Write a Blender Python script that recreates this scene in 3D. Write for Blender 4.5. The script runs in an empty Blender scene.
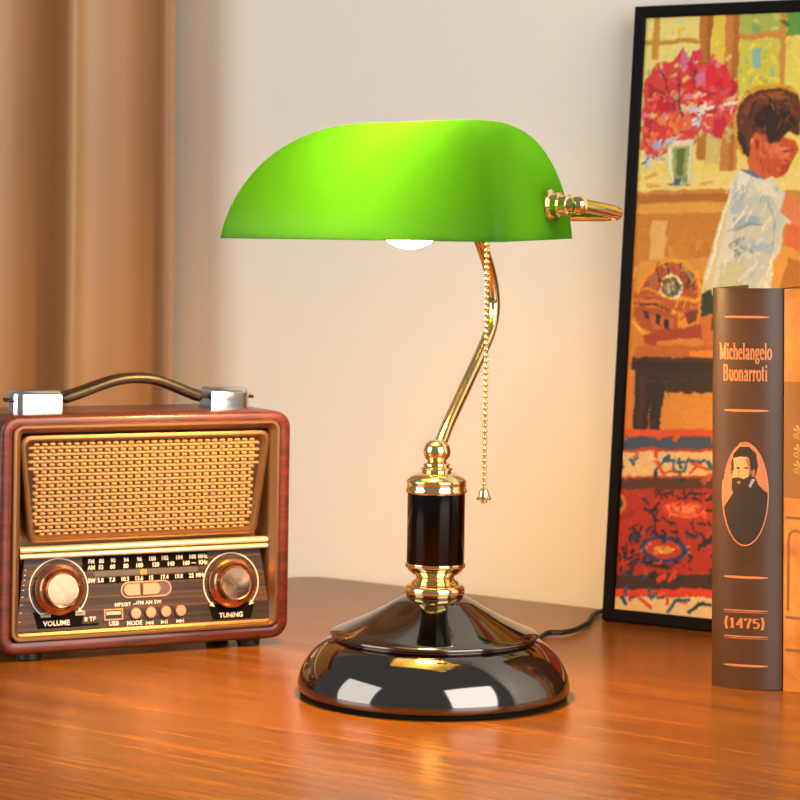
import bpy, bmesh, math, random
import numpy as np
from mathutils import Vector, Matrix

S = bpy.context.scene
COL = S.collection
R = math.radians
DZ = 0.75                                   # height of the desk top above the floor

# ------------------------------------------------------------------ camera, world, lights, exposure
ROLL = 0.015
cd = bpy.data.cameras.new('camera')
cam = bpy.data.objects.new('camera', cd); COL.objects.link(cam)
cr, sr = math.cos(ROLL), math.sin(ROLL)
cam.matrix_world = Matrix(((cr, -sr, 0, 0), (0, 0, -1, 0), (sr, cr, 0, DZ + 0.3285), (0, 0, 0, 1)))
cd.sensor_width = 36; cd.sensor_fit = 'HORIZONTAL'
cd.lens = 36 * 2300 / 800
cd.shift_y = -0.19625
cd.clip_start = 0.05
cd.dof.use_dof = True
cd.dof.focus_distance = 1.68
cd.dof.aperture_fstop = 14
S.camera = cam

world = bpy.data.worlds.new('world'); S.world = world
world.use_nodes = True
bg = world.node_tree.nodes['Background']
bg.inputs['Color'].default_value = (1.0, 0.97, 0.93, 1)
bg.inputs['Strength'].default_value = 0.20

def area(name, loc, target, sx, sy, power, color):
    d = bpy.data.lights.new(name, 'AREA'); d.shape = 'RECTANGLE'
    d.size = sx; d.size_y = sy; d.energy = power; d.color = color
    o = bpy.data.objects.new(name, d); COL.objects.link(o)
    o.location = loc
    v = Vector(target) - Vector(loc)
    o.rotation_euler = v.to_track_quat('-Z', 'Y').to_euler()
    return o
area('softbox_left', (-1.75, 1.05, DZ + 0.65), (-.1, 1.8, DZ + 0.1), 1.2, 1.4, 18, (1.0, 0.98, 0.93))
area('softbox_right', (1.05, 0.15, DZ + 0.80), (0.0, 1.8, DZ + 0.1), 1.4, 1.6, 34, (1.0, 0.98, 0.93))

S.view_settings.view_transform = 'Standard'
S.view_settings.look = 'None'
S.view_settings.gamma = 1.0
S.view_settings.use_curve_mapping = False
S.view_settings.exposure = 0.0

# ------------------------------------------------------------------ materials
def lin(c):
    return tuple((x / 12.92 if x <= .04045 else ((x + .055) / 1.055) ** 2.4) for x in c)
def hexc(h):
    return lin(tuple(int(h[i:i + 2], 16) / 255 for i in (0, 2, 4)))

def new_mat(name):
    m = bpy.data.materials.new(name); m.use_nodes = True
    return m, m.node_tree, m.node_tree.nodes['Principled BSDF']
def setp(b, **k):
    names = dict(color='Base Color', rough='Roughness', metal='Metallic', coat='Coat Weight', coat_rough='Coat Roughness',
                 spec='Specular IOR Level', trans='Transmission Weight', aniso='Anisotropic', aniso_rot='Anisotropic Rotation', sheen='Sheen Weight', emit='Emission Color', emit_s='Emission Strength')
    for a, v in k.items():
        b.inputs[names[a]].default_value = (*v, 1) if isinstance(v, tuple) else v
def simple(name, color, **k):
    m, t, b = new_mat(name); setp(b, color=color, **k); return m
def N(t, typ, **k):
    n = t.nodes.new(typ)
    for a, v in k.items(): setattr(n, a, v)
    return n
def ramp(t, stops):
    n = N(t, 'ShaderNodeValToRGB'); e = n.color_ramp.elements
    while len(e) < len(stops): e.new(0.5)
    for el, (p, c) in zip(e, stops): el.position = p; el.color = (*c, 1)
    return n
def objcoord(t, scale=(1, 1, 1), rot=(0, 0, 0)):
    tc = N(t, 'ShaderNodeTexCoord'); mp = N(t, 'ShaderNodeMapping')
    mp.inputs['Scale'].default_value = scale; mp.inputs['Rotation'].default_value = rot
    t.links.new(tc.outputs['Object'], mp.inputs['Vector']); return mp.outputs['Vector']
def noise(t, vec, scale, detail=4, rough=.55, dist=0):
    n = N(t, 'ShaderNodeTexNoise'); n.inputs['Scale'].default_value = scale
    n.inputs['Detail'].default_value = detail; n.inputs['Roughness'].default_value = rough; n.inputs['Distortion'].default_value = dist
    t.links.new(vec, n.inputs['Vector']); return n.outputs['Fac']
def bump(t, b, fac, strength, dist):
    n = N(t, 'ShaderNodeBump'); n.inputs['Strength'].default_value = strength; n.inputs['Distance'].default_value = dist
    t.links.new(fac, n.inputs['Height']); t.links.new(n.outputs['Normal'], b.inputs['Normal'])
def math_node(t, op, a, b_=None):
    n = N(t, 'ShaderNodeMath', operation=op)
    for i, v in enumerate((a, b_)):
        if v is None: continue
        if isinstance(v, (int, float)): n.inputs[i].default_value = v
        else: t.links.new(v, n.inputs[i])
    return n.outputs[0]

def wood(name, scale, stops, rough, nscale=3.0, dist=1.2, coat=0.0, fine=.35, coat_rough=.1, bumps=.0):
    m, t, b = new_mat(name)
    v = objcoord(t, scale)
    a = noise(t, v, nscale, 5, .6, dist)
    v2 = objcoord(t, tuple(s * 1.0 for s in scale))
    f = noise(t, v2, nscale * 7, 3, .6, .3)
    mx = math_node(t, 'ADD', math_node(t, 'MULTIPLY', a, 1 - fine), math_node(t, 'MULTIPLY', f, fine))
    r = ramp(t, stops); t.links.new(mx, r.inputs['Fac'])
    t.links.new(r.outputs['Color'], b.inputs['Base Color'])
    setp(b, rough=rough, coat=coat, coat_rough=coat_rough)
    if bumps: bump(t, b, f, bumps, .001)
    return m

M = {}
M['wall'] = simple('wall_paint', hexc('f3ebdf'), rough=.9)
M['floor'] = wood('floor_wood', (1, 12, 1), [(.3, hexc('5a3a22')), (.7, hexc('7a5233'))], .5)
M['desk'] = wood('desk_wood', (1.1, 22, 22), [(.30, hexc('542d08')), (.44, hexc('774410')), (.56, hexc('8c5415')), (.70, hexc('a5691f'))], .27, nscale=2.6, dist=.7, fine=.45)
M['curtain'] = simple('curtain_satin', hexc('c28a52'), rough=.42, spec=.6, sheen=.15)
M['gold'] = simple('polished_brass', (1.0, .79, .38), metal=1.0, rough=.09)
M['black_nickel'] = simple('black_nickel', (.19, .175, .165), metal=1.0, rough=.07)
M['column_black'] = simple('column_black', (.034, .030, .029), metal=1.0, rough=.12)
M['felt'] = simple('base_felt', (.006, .006, .006), rough=.8, spec=.1)
M['cord'] = simple('cord_rubber', (.012, .011, .011), rough=.45)
M['chrome'] = simple('chrome', (.82, .81, .79), metal=1.0, rough=.12)
M['copper'] = simple('copper_knob', (.58, .30, .16), metal=1.0, rough=.2)
M['copper_satin'] = simple('copper_satin', hexc('d99a78'), metal=.6, rough=.42)
M['bezel'] = simple('bronze_bezel', hexc('8a6646'), metal=.75, rough=.38)
M['gold_bar'] = simple('pale_gold_bar', hexc('f5e8c4'), metal=.5, rough=.3)
M['dark'] = simple('dark_plastic', (.012, .009, .008), rough=.45)
M['print_white'] = simple('print_white', hexc('e8e0d4'), rough=.6)
M['print_grey'] = simple('print_grey', hexc('a89c90'), rough=.6)
M['print_dark'] = simple('print_dark', hexc('0c0908'), rough=.8, spec=.1)
M['pointer'] = simple('pointer_orange', hexc('d8922e'), rough=.5)
M['dial_strip'] = simple('dial_strip', hexc('5d4f45'), rough=.4)
M['grille'] = simple('grille_weave', hexc('a4865f'), rough=.5, metal=.1)
M['grille_back'] = simple('grille_backing', hexc('2e1809'), rough=.8)
M['leather'] = simple('handle_leather', hexc('21170f'), rough=.38)
M['frame_black'] = simple('frame_black', (.008, .007, .007), rough=.5, spec=.05)
M['foil'] = simple('copper_foil', hexc('d98a58'), rough=.4, metal=.2)
M['pages'] = simple('book_pages', hexc('d8c3a0'), rough=.9)
M['face'] = simple('portrait_skin', hexc('d79a68'), rough=.6)
M['face_dark'] = simple('portrait_shade', hexc('9c6440'), rough=.6)
M['portrait_bg'] = simple('portrait_ground', hexc('c67a52'), rough=.6)
M['portrait_dark'] = simple('portrait_dark', hexc('2b211b'), rough=.6)
M['cab_wood'] = wood('cabinet_wood', (3, 3, 26), [(.25, hexc('260d07')), (.45, hexc('4d1b0e')), (.62, hexc('6e2a15')), (.85, hexc('85401f'))], .35, nscale=5, dist=.8, coat=.35, fine=.35)
M['panel_wood'] = wood('panel_wood', (1.2, 4, 150), [(.38, hexc('120b07')), (.47, hexc('2a190e')), (.56, hexc('50321d')), (.72, hexc('5e3d24'))], .5, nscale=1.5, dist=.2, fine=.22)

def brushed():
    m, t, b = new_mat('brushed_copper'); setp(b, color=(.36, .22, .135), metal=1.0, rough=.22, aniso=.85)
    tg = N(t, 'ShaderNodeTangent', direction_type='RADIAL', axis='Y')
    t.links.new(tg.outputs[0], b.inputs['Tangent']); return m
M['brushed'] = brushed()

def book_cover(name, stops, rough, sc):
    m, t, b = new_mat(name)
    v = objcoord(t)
    a = noise(t, v, sc, 5, .6, .4); r = ramp(t, stops); t.links.new(a, r.inputs['Fac'])
    t.links.new(r.outputs['Color'], b.inputs['Base Color']); setp(b, rough=rough, spec=.5)
    f = noise(t, v, 900, 2); bump(t, b, f, .12, .0006)
    return m
M['cover_brown'] = book_cover('cover_brown', [(.3, hexc('45301f')), (.7, hexc('573a25'))], .36, 14)
M['cover_tan'] = book_cover('cover_tan', [(.3, hexc('9a5f24')), (.5, hexc('c07c34')), (.75, hexc('d09448'))], .5, 28)
M['slot_dark'] = simple('slot_dark', hexc('1c1510'), rough=.5)
M['tan_print'] = simple('tan_print', hexc('c89a55'), rough=.6)
M['tan_band'] = simple('tan_band', hexc('855a2b'), rough=.6)

def glass_mat():
    # cased glass: green skin that light passes through, with a clear glossy surface
    m, t, b = new_mat('green_cased_glass')
    t.nodes.remove(b)
    out = t.nodes['Material Output']
    d = N(t, 'ShaderNodeBsdfDiffuse'); d.inputs['Color'].default_value = (.02, .15, .004, 1)
    tr = N(t, 'ShaderNodeBsdfTranslucent'); tr.inputs['Color'].default_value = (.060, .235, .020, 1)
    mx = N(t, 'ShaderNodeMixShader'); mx.inputs[0].default_value = .6
    g = N(t, 'ShaderNodeBsdfGlossy'); g.inputs['Roughness'].default_value = .35
    m2 = N(t, 'ShaderNodeMixShader')
    t.links.new(d.outputs[0], mx.inputs[1]); t.links.new(tr.outputs[0], mx.inputs[2])
    m2.inputs[0].default_value = .013
    t.links.new(mx.outputs[0], m2.inputs[1]); t.links.new(g.outputs[0], m2.inputs[2])
    t.links.new(m2.outputs[0], out.inputs['Surface'])
    return m
M['glass'] = glass_mat()
def opal_mat():
    m, t, b = new_mat('opal_lining')
    t.nodes.remove(b); out = t.nodes['Material Output']
    d = N(t, 'ShaderNodeBsdfDiffuse'); d.inputs['Color'].default_value = (.24, .26, .20, 1)
    tr = N(t, 'ShaderNodeBsdfTranslucent'); tr.inputs['Color'].default_value = (.37, .50, .28, 1)
    mx = N(t, 'ShaderNodeMixShader'); mx.inputs[0].default_value = .5
    t.links.new(d.outputs[0], mx.inputs[1]); t.links.new(tr.outputs[0], mx.inputs[2]); t.links.new(mx.outputs[0], out.inputs['Surface'])
    return m
M['opal'] = opal_mat()
def bulb_mat():
    m, t, b = new_mat('lit_bulb'); setp(b, color=(.9, .85, .7), emit=(1.0, .525, .135), emit_s=590.0); return m
M['bulb'] = bulb_mat()

# ------------------------------------------------------------------ object helpers
def link(name, me, parent=None):
    o = bpy.data.objects.new(name, me); COL.objects.link(o)
    if parent is not None: o.parent = parent
    return o
def obj(name, bm, mats, parent=None, smooth=True, angle=35):
    bmesh.ops.recalc_face_normals(bm, faces=bm.faces)
    me = bpy.data.meshes.new(name); bm.to_mesh(me); bm.free()
    for m in (mats if isinstance(mats, (list, tuple)) else [mats]): me.materials.append(m)
    if smooth:
        me.shade_smooth()
        me.set_sharp_from_angle(angle=R(angle))
    return link(name, me, parent)
def thing(name, label, cat, loc, rz=0, group=None):
    o = bpy.data.objects.new(name, None); COL.objects.link(o)
    o.location = loc; o.rotation_euler = (0, 0, rz); o.empty_display_size = .03
    o['label'] = label; o['category'] = cat
    if group: o['group'] = group
    return o

def rings(bm, loops, closed=True, cap0=False, cap1=False, mi=0):
    vs = [[bm.verts.new(p) for p in l] for l in loops]
    n = len(loops[0])
    for a, b in zip(vs, vs[1:]):
        for i in range(n if closed else n - 1):
            j = (i + 1) % n
            try:
                f = bm.faces.new((a[i], a[j], b[j], b[i])); f.material_index = mi
            except ValueError: pass
    if cap0: bm.faces.new(vs[0]).material_index = mi
    if cap1: bm.faces.new(list(reversed(vs[-1]))).material_index = mi
    return vs
def lathe(bm, prof, n=64, axis='z', c=(0, 0, 0), mi=0, caps=True):
    L = []
    for r, h in prof:
        l = []
        for i in range(n):
            a = 2 * math.pi * i / n; x, y = max(r, 1e-5) * math.cos(a), max(r, 1e-5) * math.sin(a)
            p = {'z': (x, y, h), 'y': (x, h, y), 'x': (h, x, y)}[axis]
            l.append((p[0] + c[0], p[1] + c[1], p[2] + c[2]))
        L.append(l)
    rings(bm, L, True, caps, caps, mi)
def smooth_path(pts, per=8):
    P = [Vector(p) for p in pts]; out = []
    for i in range(len(P) - 1):
        p0, p1, p2, p3 = P[max(i - 1, 0)], P[i], P[i + 1], P[min(i + 2, len(P) - 1)]
        for k in range(per):
            t = k / per
            out.append(.5 * ((2 * p1) + (p2 - p0) * t + (2 * p0 - 5 * p1 + 4 * p2 - p3) * t * t + (3 * p1 - p0 - 3 * p2 + p3) * t ** 3))
    out.append(P[-1]); return out
def tube(bm, pts, r, n=14, mi=0, ry=None, up=Vector((0, 0, 1))):
    L = []; rr = r if isinstance(r, (list, tuple)) else [r] * len(pts)
    prev = None
    for i, p in enumerate(pts):
        t = (pts[min(i + 1, len(pts) - 1)] - pts[max(i - 1, 0)]).normalized()
        if prev is None:
            a = t.cross(up)
            if a.length < 1e-3: a = t.cross(Vector((1, 0, 0)))
        else:
            a = prev - t * prev.dot(t)
        a.normalize(); prev = a; b = a.cross(t)
        ra = rr[i]; rb = rr[i] if ry is None else (ry[i] if isinstance(ry, (list, tuple)) else ry)
        L.append([p + a * (ra * math.cos(2 * math.pi * k / n)) + b * (rb * math.sin(2 * math.pi * k / n)) for k in range(n)])
    rings(bm, L, True, True, True, mi)
def sphere(bm, c, r, seg=16, rg=10, mi=0, sz=None):
    prof = [(r * math.sin(math.pi * i / rg), -(sz or r) * math.cos(math.pi * i / rg)) for i in range(rg + 1)]
    lathe(bm, prof, seg, 'z', c, mi, caps=False)
def box(bm, x0, x1, y0, y1, z0, z1, mi=0, bev=0.0):
    r = bmesh.ops.create_cube(bm, size=1, matrix=Matrix.Translation(((x0 + x1) / 2, (y0 + y1) / 2, (z0 + z1) / 2)) @ Matrix.Diagonal((x1 - x0, y1 - y0, z1 - z0, 1)))
    fs = {f for v in r['verts'] for f in v.link_faces}
    for f in fs: f.material_index = mi
    if bev:
        es = list({e for v in r['verts'] for e in v.link_edges})
        bmesh.ops.bevel(bm, geom=es, offset=bev, segments=3, affect='EDGES', profile=.5)
def rrect(hx0, z0, z1, r, n=6, hx1=None):
    """rounded quad in x,z: half width hx0 at z0 (bottom), hx1 at z1 (top)"""
    hx1 = hx0 if hx1 is None else hx1
    c = [(hx0 - r, z0 + r, -90), (hx1 - r, z1 - r, 0), (-(hx1 - r), z1 - r, 90), (-(hx0 - r), z0 + r, 180)]
    out = []
    for x, z, a in c:
        for k in range(n + 1):
            t = R(a + 90 * k / n); out.append((x + r * math.cos(t), z + r * math.sin(t)))
    return out
def prism(bm, poly, y0, y1, mi=0):
    rings(bm, [[(x, y0, z) for x, z in poly], [(x, y1, z) for x, z in poly]], True, True, True, mi)

def text_polys(s, size, bold=.012, align='CENTER'):
    """flat outline of a word as (verts, faces) in x,y"""
    c = bpy.data.curves.new('word', 'FONT'); c.body = s; c.size = size; c.align_x = align; c.align_y = 'CENTER'
    c.resolution_u = 2; c.offset = bold * size
    o = bpy.data.objects.new('word', c); COL.objects.link(o)
    dg = bpy.context.evaluated_depsgraph_get(); dg.update()
    me = bpy.data.meshes.new_from_object(o.evaluated_get(dg))
    v = [(p.co.x, p.co.y) for p in me.vertices]; f = [tuple(p.vertices) for p in me.polygons]
    bpy.data.objects.remove(o); bpy.data.curves.remove(c); bpy.data.meshes.remove(me)
    return v, f
def add_flat(bm, vf, fn, mi=0):
    v, f = vf; vs = [bm.verts.new(fn(x, y)) for x, y in v]
    for q in f:
        try: bm.faces.new([vs[i] for i in q]).material_index = mi
        except ValueError: pass

# ------------------------------------------------------------------ the setting
WA = R(-33.5)                                  # direction in which the back wall runs
wall_p = Vector((.2153, 2.0840, 0))
bm = bmesh.new(); box(bm, -2.2, 2.2, 0, .1, 0, 2.7)
w = obj('wall_back', bm, M['wall'], smooth=False); w.location = wall_p; w.rotation_euler.z = WA; w['kind'] = 'structure'
bm = bmesh.new(); box(bm, -3, 3, -3.2, .1, -.05, 0)
w = obj('floor', bm, M['floor'], smooth=False); w.location = wall_p; w.rotation_euler.z = WA; w['kind'] = 'structure'

# ------------------------------------------------------------------ desk
desk = thing('desk', 'reddish-brown wooden desk with a rounded back corner under the lamp, radio and books', 'desk', (-.0906, 2.2716, 0), R(-34))
bm = bmesh.new()
def slab(hx, hy, r, n=8):
    c = [(hx - r, -r, 0), (r, -r, 90), (r, -hy + r, 180), (hx - r, -hy + r, 270)]
    out = []
    for x, y, a in c:
        for k in range(n + 1):
            t = R(a + 90 * k / n); out.append((x + r * math.cos(t), y + r * math.sin(t)))
    return out
def inset(poly, d):
    cx = sum(p[0] for p in poly) / len(poly); cy = sum(p[1] for p in poly) / len(poly)
    return [(x - math.copysign(d, x - cx), y - math.copysign(d, y - cy)) for x, y in poly]
sl = slab(1.4, .97, .03)
rings(bm, [[(x, y, z) for x, y in inset(sl, d)] for d, z in ((.004, DZ - .03), (0, DZ - .026), (0, DZ - .003), (.001, DZ - .0008), (.003, DZ))], True, True, True)
obj('table_top', bm, M['desk'], desk, angle=50)
for x, y in ((.07, -.07), (1.33, -.07), (.07, -.9), (1.33, -.9)):
    bm = bmesh.new(); box(bm, x - .03, x + .03, y - .03, y + .03, 0, DZ - .0302, bev=.004); obj('leg', bm, M['desk'], desk)

# ------------------------------------------------------------------ curtain
bm = bmesh.new()
def fold(u):
    return .038 * math.sin(2 * math.pi * u / .1320 + 3.6) + .003 * math.sin(2 * math.pi * u / .19 + 1.0)
cols = []
nu = 300; wid = .66
cur_prof = []
for i in range(nu + 1):
    u = -i / nu * wid                         # from the free edge towards the left
    y = fold(u)
    if i < 5: y += .003 * (1 - i / 5) ** 2
    cur_prof.append((u, y))
back = [(u, y + .0012) for u, y in reversed(cur_prof)]
loop = cur_prof + back
L = []
for z in (0.012, .4, .8, 1.1, 1.4, 1.8, 2.45):
    k = 1 + .05 * (1.1 - z)                  # folds loosen a little towards the hem
    L.append([(u + .004 * math.sin(3 * z + 9 * u), y * k, z) for u, y in loop])
rings(bm, L, True, True, True)
cu = obj('curtain', bm, M['curtain'], angle=60)
cx, cy = Vector((math.cos(WA), math.sin(WA))), Vector((-math.sin(WA), math.cos(WA)))
e = Vector((-.2245, 2.3084)); cu.location = (e.x, e.y, 0); cu.rotation_euler.z = WA
cu['label'] = 'tan brown satin curtain hanging in soft folds against the wall behind the radio'; cu['category'] = 'curtain'

# ------------------------------------------------------------------ banker's lamp
LX, LY = .0293, 1.6791
PHI = R(-26.5)
lamp = thing('desk_lamp', "banker's lamp with a lit green glass shade, brass arm and black dome base", 'lamp', (LX, LY, DZ), PHI)
bm = bmesh.new(); lathe(bm, [(.001, 0), (.0965, 0), (.0975, .001), (.0975, .0028), (.001, .0028)], 96); obj('base_pad', bm, M['felt'], lamp)
bm = bmesh.new()
prof = [(.001, .0028), (.0975, .0028), (.0988, .0040), (.0992, .0072), (.0990, .010), (.0978, .0150), (.0955, .0205), (.0918, .0265), (.0866, .0325), (.0815, .0370), (.0775, .0395), (.0748, .0408), (.0738, .0414), (.0738, .0420),
        (.0752, .0426), (.0760, .0436), (.0758, .0448), (.0748, .0456), (.0690, .0478), (.0613, .0511), (.0504, .0560), (.0380, .0626), (.0290, .0678), (.0212, .0722), (.001, .0722)]
lathe(bm, prof, 128); obj('base', bm, M['black_nickel'], lamp, angle=50)
bm = bmesh.new()
prof = [(.001, .0718), (.0200, .0718), (.0212, .0728), (.0218, .0748), (.0218, .0772), (.0210, .0792), (.0192, .0802), (.0176, .0808), (.0168, .0822), (.0145, .0838), (.0136, .0850), (.0142, .0864), (.0166, .0876), (.0186, .0892), (.0200, .0908), (.0205, .0918), (.0218, .0926), (.0222, .0942), (.0220, .0958), (.001, .0958)]
lathe(bm, prof, 72); obj('collar', bm, M['gold'], lamp, angle=50)
bm = bmesh.new(); lathe(bm, [(.001, .0956), (.0208, .0956), (.0211, .0962), (.0211, .1472), (.001, .1472)], 72); obj('column', bm, M['column_black'], lamp)
bm = bmesh.new()
prof = [(.001, .1468), (.0218, .1468), (.0224, .1476), (.0224, .1492), (.0217, .1500), (.0215, .1535), (.0219, .1543), (.0219, .1556), (.0210, .1568), (.0192, .1585), (.0160, .1604), (.0125, .1616), (.0108, .1622), (.0106, .1630), (.0116, .1638), (.0116, .1648), (.0102, .1656), (.0092, .1664), (.0100, .1672), (.0098, .1680), (.0076, .1690), (.0066, .1700),
        (.0080, .1712), (.0094, .1734), (.0100, .1766), (.0096, .1796), (.0082, .1824), (.0060, .1844), (.0040, .1852), (.001, .1856)]
lathe(bm, prof, 64); obj('neck_cap', bm, M['gold'], lamp, angle=50)
PZ = .3565                                   # height of the shade pivots
PB = -.043                                   # pivots behind/before the stem
S0 = -.0045                                  # the shade sits a little left of the stem
SH = .109                                    # half length of the shade
BF, BB, BR_ = -.127, .004, .330
bm = bmesh.new()
rod = smooth_path([(0, .004, .180), (0, .0175, .1945), (0, .042, .2165), (0, .070, .2415), (0, .0890, .2600), (0, .0965, .2740), (0, .0970, .2880), (0, .0900, .3060), (0, .0745, .3260), (0, .0560, .3430), (0, .0400, .3505)], 8)
tube(bm, rod, .0047, 18)
obj('arm', bm, M['gold'], lamp)
bm = bmesh.new()
yb = .037
half = smooth_path([(0, yb, PZ - .006), (.06, yb, PZ - .006), (.110, yb, PZ - .006), (.1235, yb - .001, PZ - .0055), (.1305, yb - .008, PZ - .0045), (.1320, yb - .018, PZ - .0035), (.1318, yb - .04, PZ - .002), (.1312, PB + .004, PZ)], 7)
tube(bm, [Vector((S0 - p.x, p.y, p.z)) for p in reversed(half[1:])] + [Vector((S0 + p.x, p.y, p.z)) for p in half], .0046, 16)
obj('yoke', bm, M['gold'], lamp)
for sgn in (1, -1):
    bm = bmesh.new()
    x0 = SH - .0012
    pr = [(.001, x0), (.0102, x0), (.0108, x0 + .0008), (.0108, x0 + .0022), (.0098, x0 + .0032), (.0080, x0 + .0036), (.0080, x0 + .0062), (.0088, x0 + .0066), (.0088, x0 + .0086), (.0066, x0 + .0092), (.0066, x0 + .0125), (.0074, x0 + .0130), (.0074, x0 + .0150), (.0056, x0 + .0160), (.0052, x0 + .0190), (.001, x0 + .0195)]
    lathe(bm, [(r, h * sgn) for r, h in pr], 40, 'x', (S0, PB, PZ))
    sphere(bm, (S0 + sgn * .1308, PB, PZ), .0066, 24, 14)
    obj('pivot_knob', bm, M['gold'], lamp, angle=50)

# shade: plan is a rounded rectangle that shrinks towards a ridge near the back
def shade_loops(off, zs):
    out = []
    hh = .0843 - off
    for t in zs:
        q = (1 - t ** 2.0)
        ins_s = .070 * (1 - q ** .25) + .003 * t
        ins_f = .084 * (1 - q ** .50) + .010 * t
        ins_b = .028 * (1 - q ** .30)
        hx = SH - off - ins_s; f = BF + off + ins_f; b = BB - off - ins_b
        r = min(.007 + .016 * t, (b - f) * .49)
        l = []
        for cx_, cy_, a in ((hx - r, b - r, 0), (-hx + r, b - r, 90), (-hx + r, f + r, 180), (hx - r, f + r, 270)):
            for k in range(9):
                an = R(a + 90 * k / 8); x_ = cx_ + r * math.cos(an); l.append((S0 + x_, cy_ + r * math.sin(an), BR_ + t * hh * (1 - .06 * (x_ / SH - .2) ** 2) + .0035 * (cy_ + r * math.sin(an) - BF) / .131))
        out.append(l)
    return out
zs = [0, .03, .07] + [math.sin(R(a)) for a in range(8, 86, 4)] + [math.sin(R(a)) for a in (86, 88, 89, 89.6)]
bm = bmesh.new()
outer = shade_loops(0, zs); inner = shade_loops(.0028, zs)
rings(bm, outer, True, False, True, 0)
rings(bm, inner, True, False, True, 1)
a, b = outer[0], inner[0]
rings(bm, [a, b], True, False, False, 0)
bmesh.ops.remove_doubles(bm, verts=bm.verts, dist=1e-6)
obj('lamp_shade', bm, [M['glass'], M['opal']], lamp, angle=70)
BBY, BZ = -.030, PZ - .0060                   # bulb axis runs along the shade
bm = bmesh.new(); lathe(bm, [(.001, .060), (.0105, .060), (.0125, .058), (.0145, .052), (.0145, .040), (.0155, .038), (.0155, .036), (.0145, .034), (.0145, .021), (.0138, .017), (.001, .017)], 40, 'x', (0, BBY, BZ)); obj('socket', bm, M['gold'], lamp)
bm = bmesh.new()
pr = [(.001, .018), (.0125, .018), (.0135, .013)]
for i in range(0, 15):
    an = R(42 + (180 - 42) * i / 14); pr.append((.0262 * math.sin(an), -.010 + .0262 * math.cos(an)))
lathe(bm, pr, 40, 'x', (0, BBY, BZ)); obj('bulb', bm, M['bulb'], lamp, angle=60)
bm = bmesh.new(); tube(bm, smooth_path([(.0, .038, PZ - .006), (.012, .020, PZ - .005), (.036, -.006, BZ), (.045, BBY + .010, BZ)], 6), .0045, 14); obj('socket_bracket', bm, M['gold'], lamp)
# pull chain
bm = bmesh.new()
cxl, cyl = .0570, BBY - .012
tube(bm, [Vector((cxl, BBY + .002, BZ - .006)), Vector((cxl, BBY - .006, BZ - .009)), Vector((cxl, cyl, BZ - .016))], .0022, 10)
z = BZ - .018; k = 0
while z > .158:
    dx = 0
    sphere(bm, (cxl + dx, cyl, z), .00185, 10, 7); z -= .0041; k += 1
tube(bm, [Vector((cxl, cyl, BZ - .014)), Vector((cxl, cyl, .30)), Vector((cxl, cyl, .152))], .0006, 6)
chain = obj('pull_chain', bm, M['gold'], lamp)
bm = bmesh.new(); lathe(bm, [(.0008, .1575), (.0022, .1570), (.0036, .1545), (.0042, .1515), (.0052, .1500), (.0050, .1490), (.0024, .1492), (.0022, .1470), (.001, .1464)], 24, 'z', (cxl, cyl, 0)); obj('chain_bell', bm, M['gold'], chain)
# mains cord from the back of the base, over the back edge of the desk
bm = bmesh.new()
inv = Matrix.Rotation(-PHI, 3, 'Z')
pts = [inv @ Vector((x - LX, y - LY, zz)) for x, y, zz in ((.0815, 1.7635, .006), (.1080, 1.855, .0028), (.1263, 1.9278, .0028), (.1420, 1.9360, .0028), (.1540, 1.9520, .0028), (.1665, 1.9860, .0028), (.1760, 2.0330, .0028), (.1900, 2.0560, .0028), (.2150, 2.0480, .0028), (.2500, 2.0240, .0028), (.3, 1.992, .0028))]

tube(bm, smooth_path(pts, 8), .0023, 10)
obj('power_cord', bm, M['cord'], lamp)

# ------------------------------------------------------------------ retro radio
rad = thing('radio', 'retro mahogany table radio with woven gold grille, two copper knobs and a leather strap handle', 'radio', (-.1952, 1.8193, DZ), R(26))
def loop3(poly, y): return [(x, y, z) for x, z in poly]
bm = bmesh.new()
ZB, ZT, HX, DEP = .0062, .1905, .1212, .098
def rr(d, r): return rrect(HX - d, ZB + d, ZT - d, max(r - d, .002), 8)
rings(bm, [loop3(rr(.003, .014), DEP), loop3(rr(0, .014), DEP - .003), loop3(rr(0, .014), .0025), loop3(rr(.0008, .014), .0008), loop3(rr(.0025, .014), 0),
           loop3(rr(.0085, .014), 0), loop3(rr(.0098, .014), .001), loop3(rr(.0098, .014), .030)], True, True, True)
obj('cabinet', bm, M['cab_wood'], rad, angle=50)
bm = bmesh.new()
def bz(d, y, r=.0075): return loop3(rrect(.1112 - d, .0162 + d, .1838 - d, max(r - d * .6, .002), 6), y)
rings(bm, [bz(-.0006, .004), bz(0, -.0006), bz(.0008, -.0016), bz(.0026, -.0016), bz(.0036, -.0006), bz(.0042, .0012), bz(.0058, .0024), bz(.0075, .0060), bz(.0105, .0210), bz(.0108, .0240), bz(.05, .0240)], True, False, True)
obj('bezel', bm, M['bezel'], rad, angle=40)
# upper panel leans back towards the middle of the face
def gy(z): return .0035 + (.1750 - z) / .0835 * .0045
def gl(d, off, r):
    return [(x, gy(z) + off, z) for x, z in rrect(.0962 - d, .0912 + d, .1750 - d, max(r - d * .6, .002), 6, hx1=.1042 - d)]
bm = bmesh.new()
rings(bm, [gl(0, .006, .008), gl(0, .0006, .008), gl(.0007, 0, .008), gl(.0030, -.0002, .008), gl(.0038, .0006, .008), gl(.0044, .0022, .008), gl(.0056, .0040, .008)], True, False, False)
gf = obj('grille_frame', bm, M['bezel'], rad, angle=40)
bm = bmesh.new()
rings(bm, [gl(.0050, .0055, .008), gl(.0050, .0046, .008)], True, True, True, 1)
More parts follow.
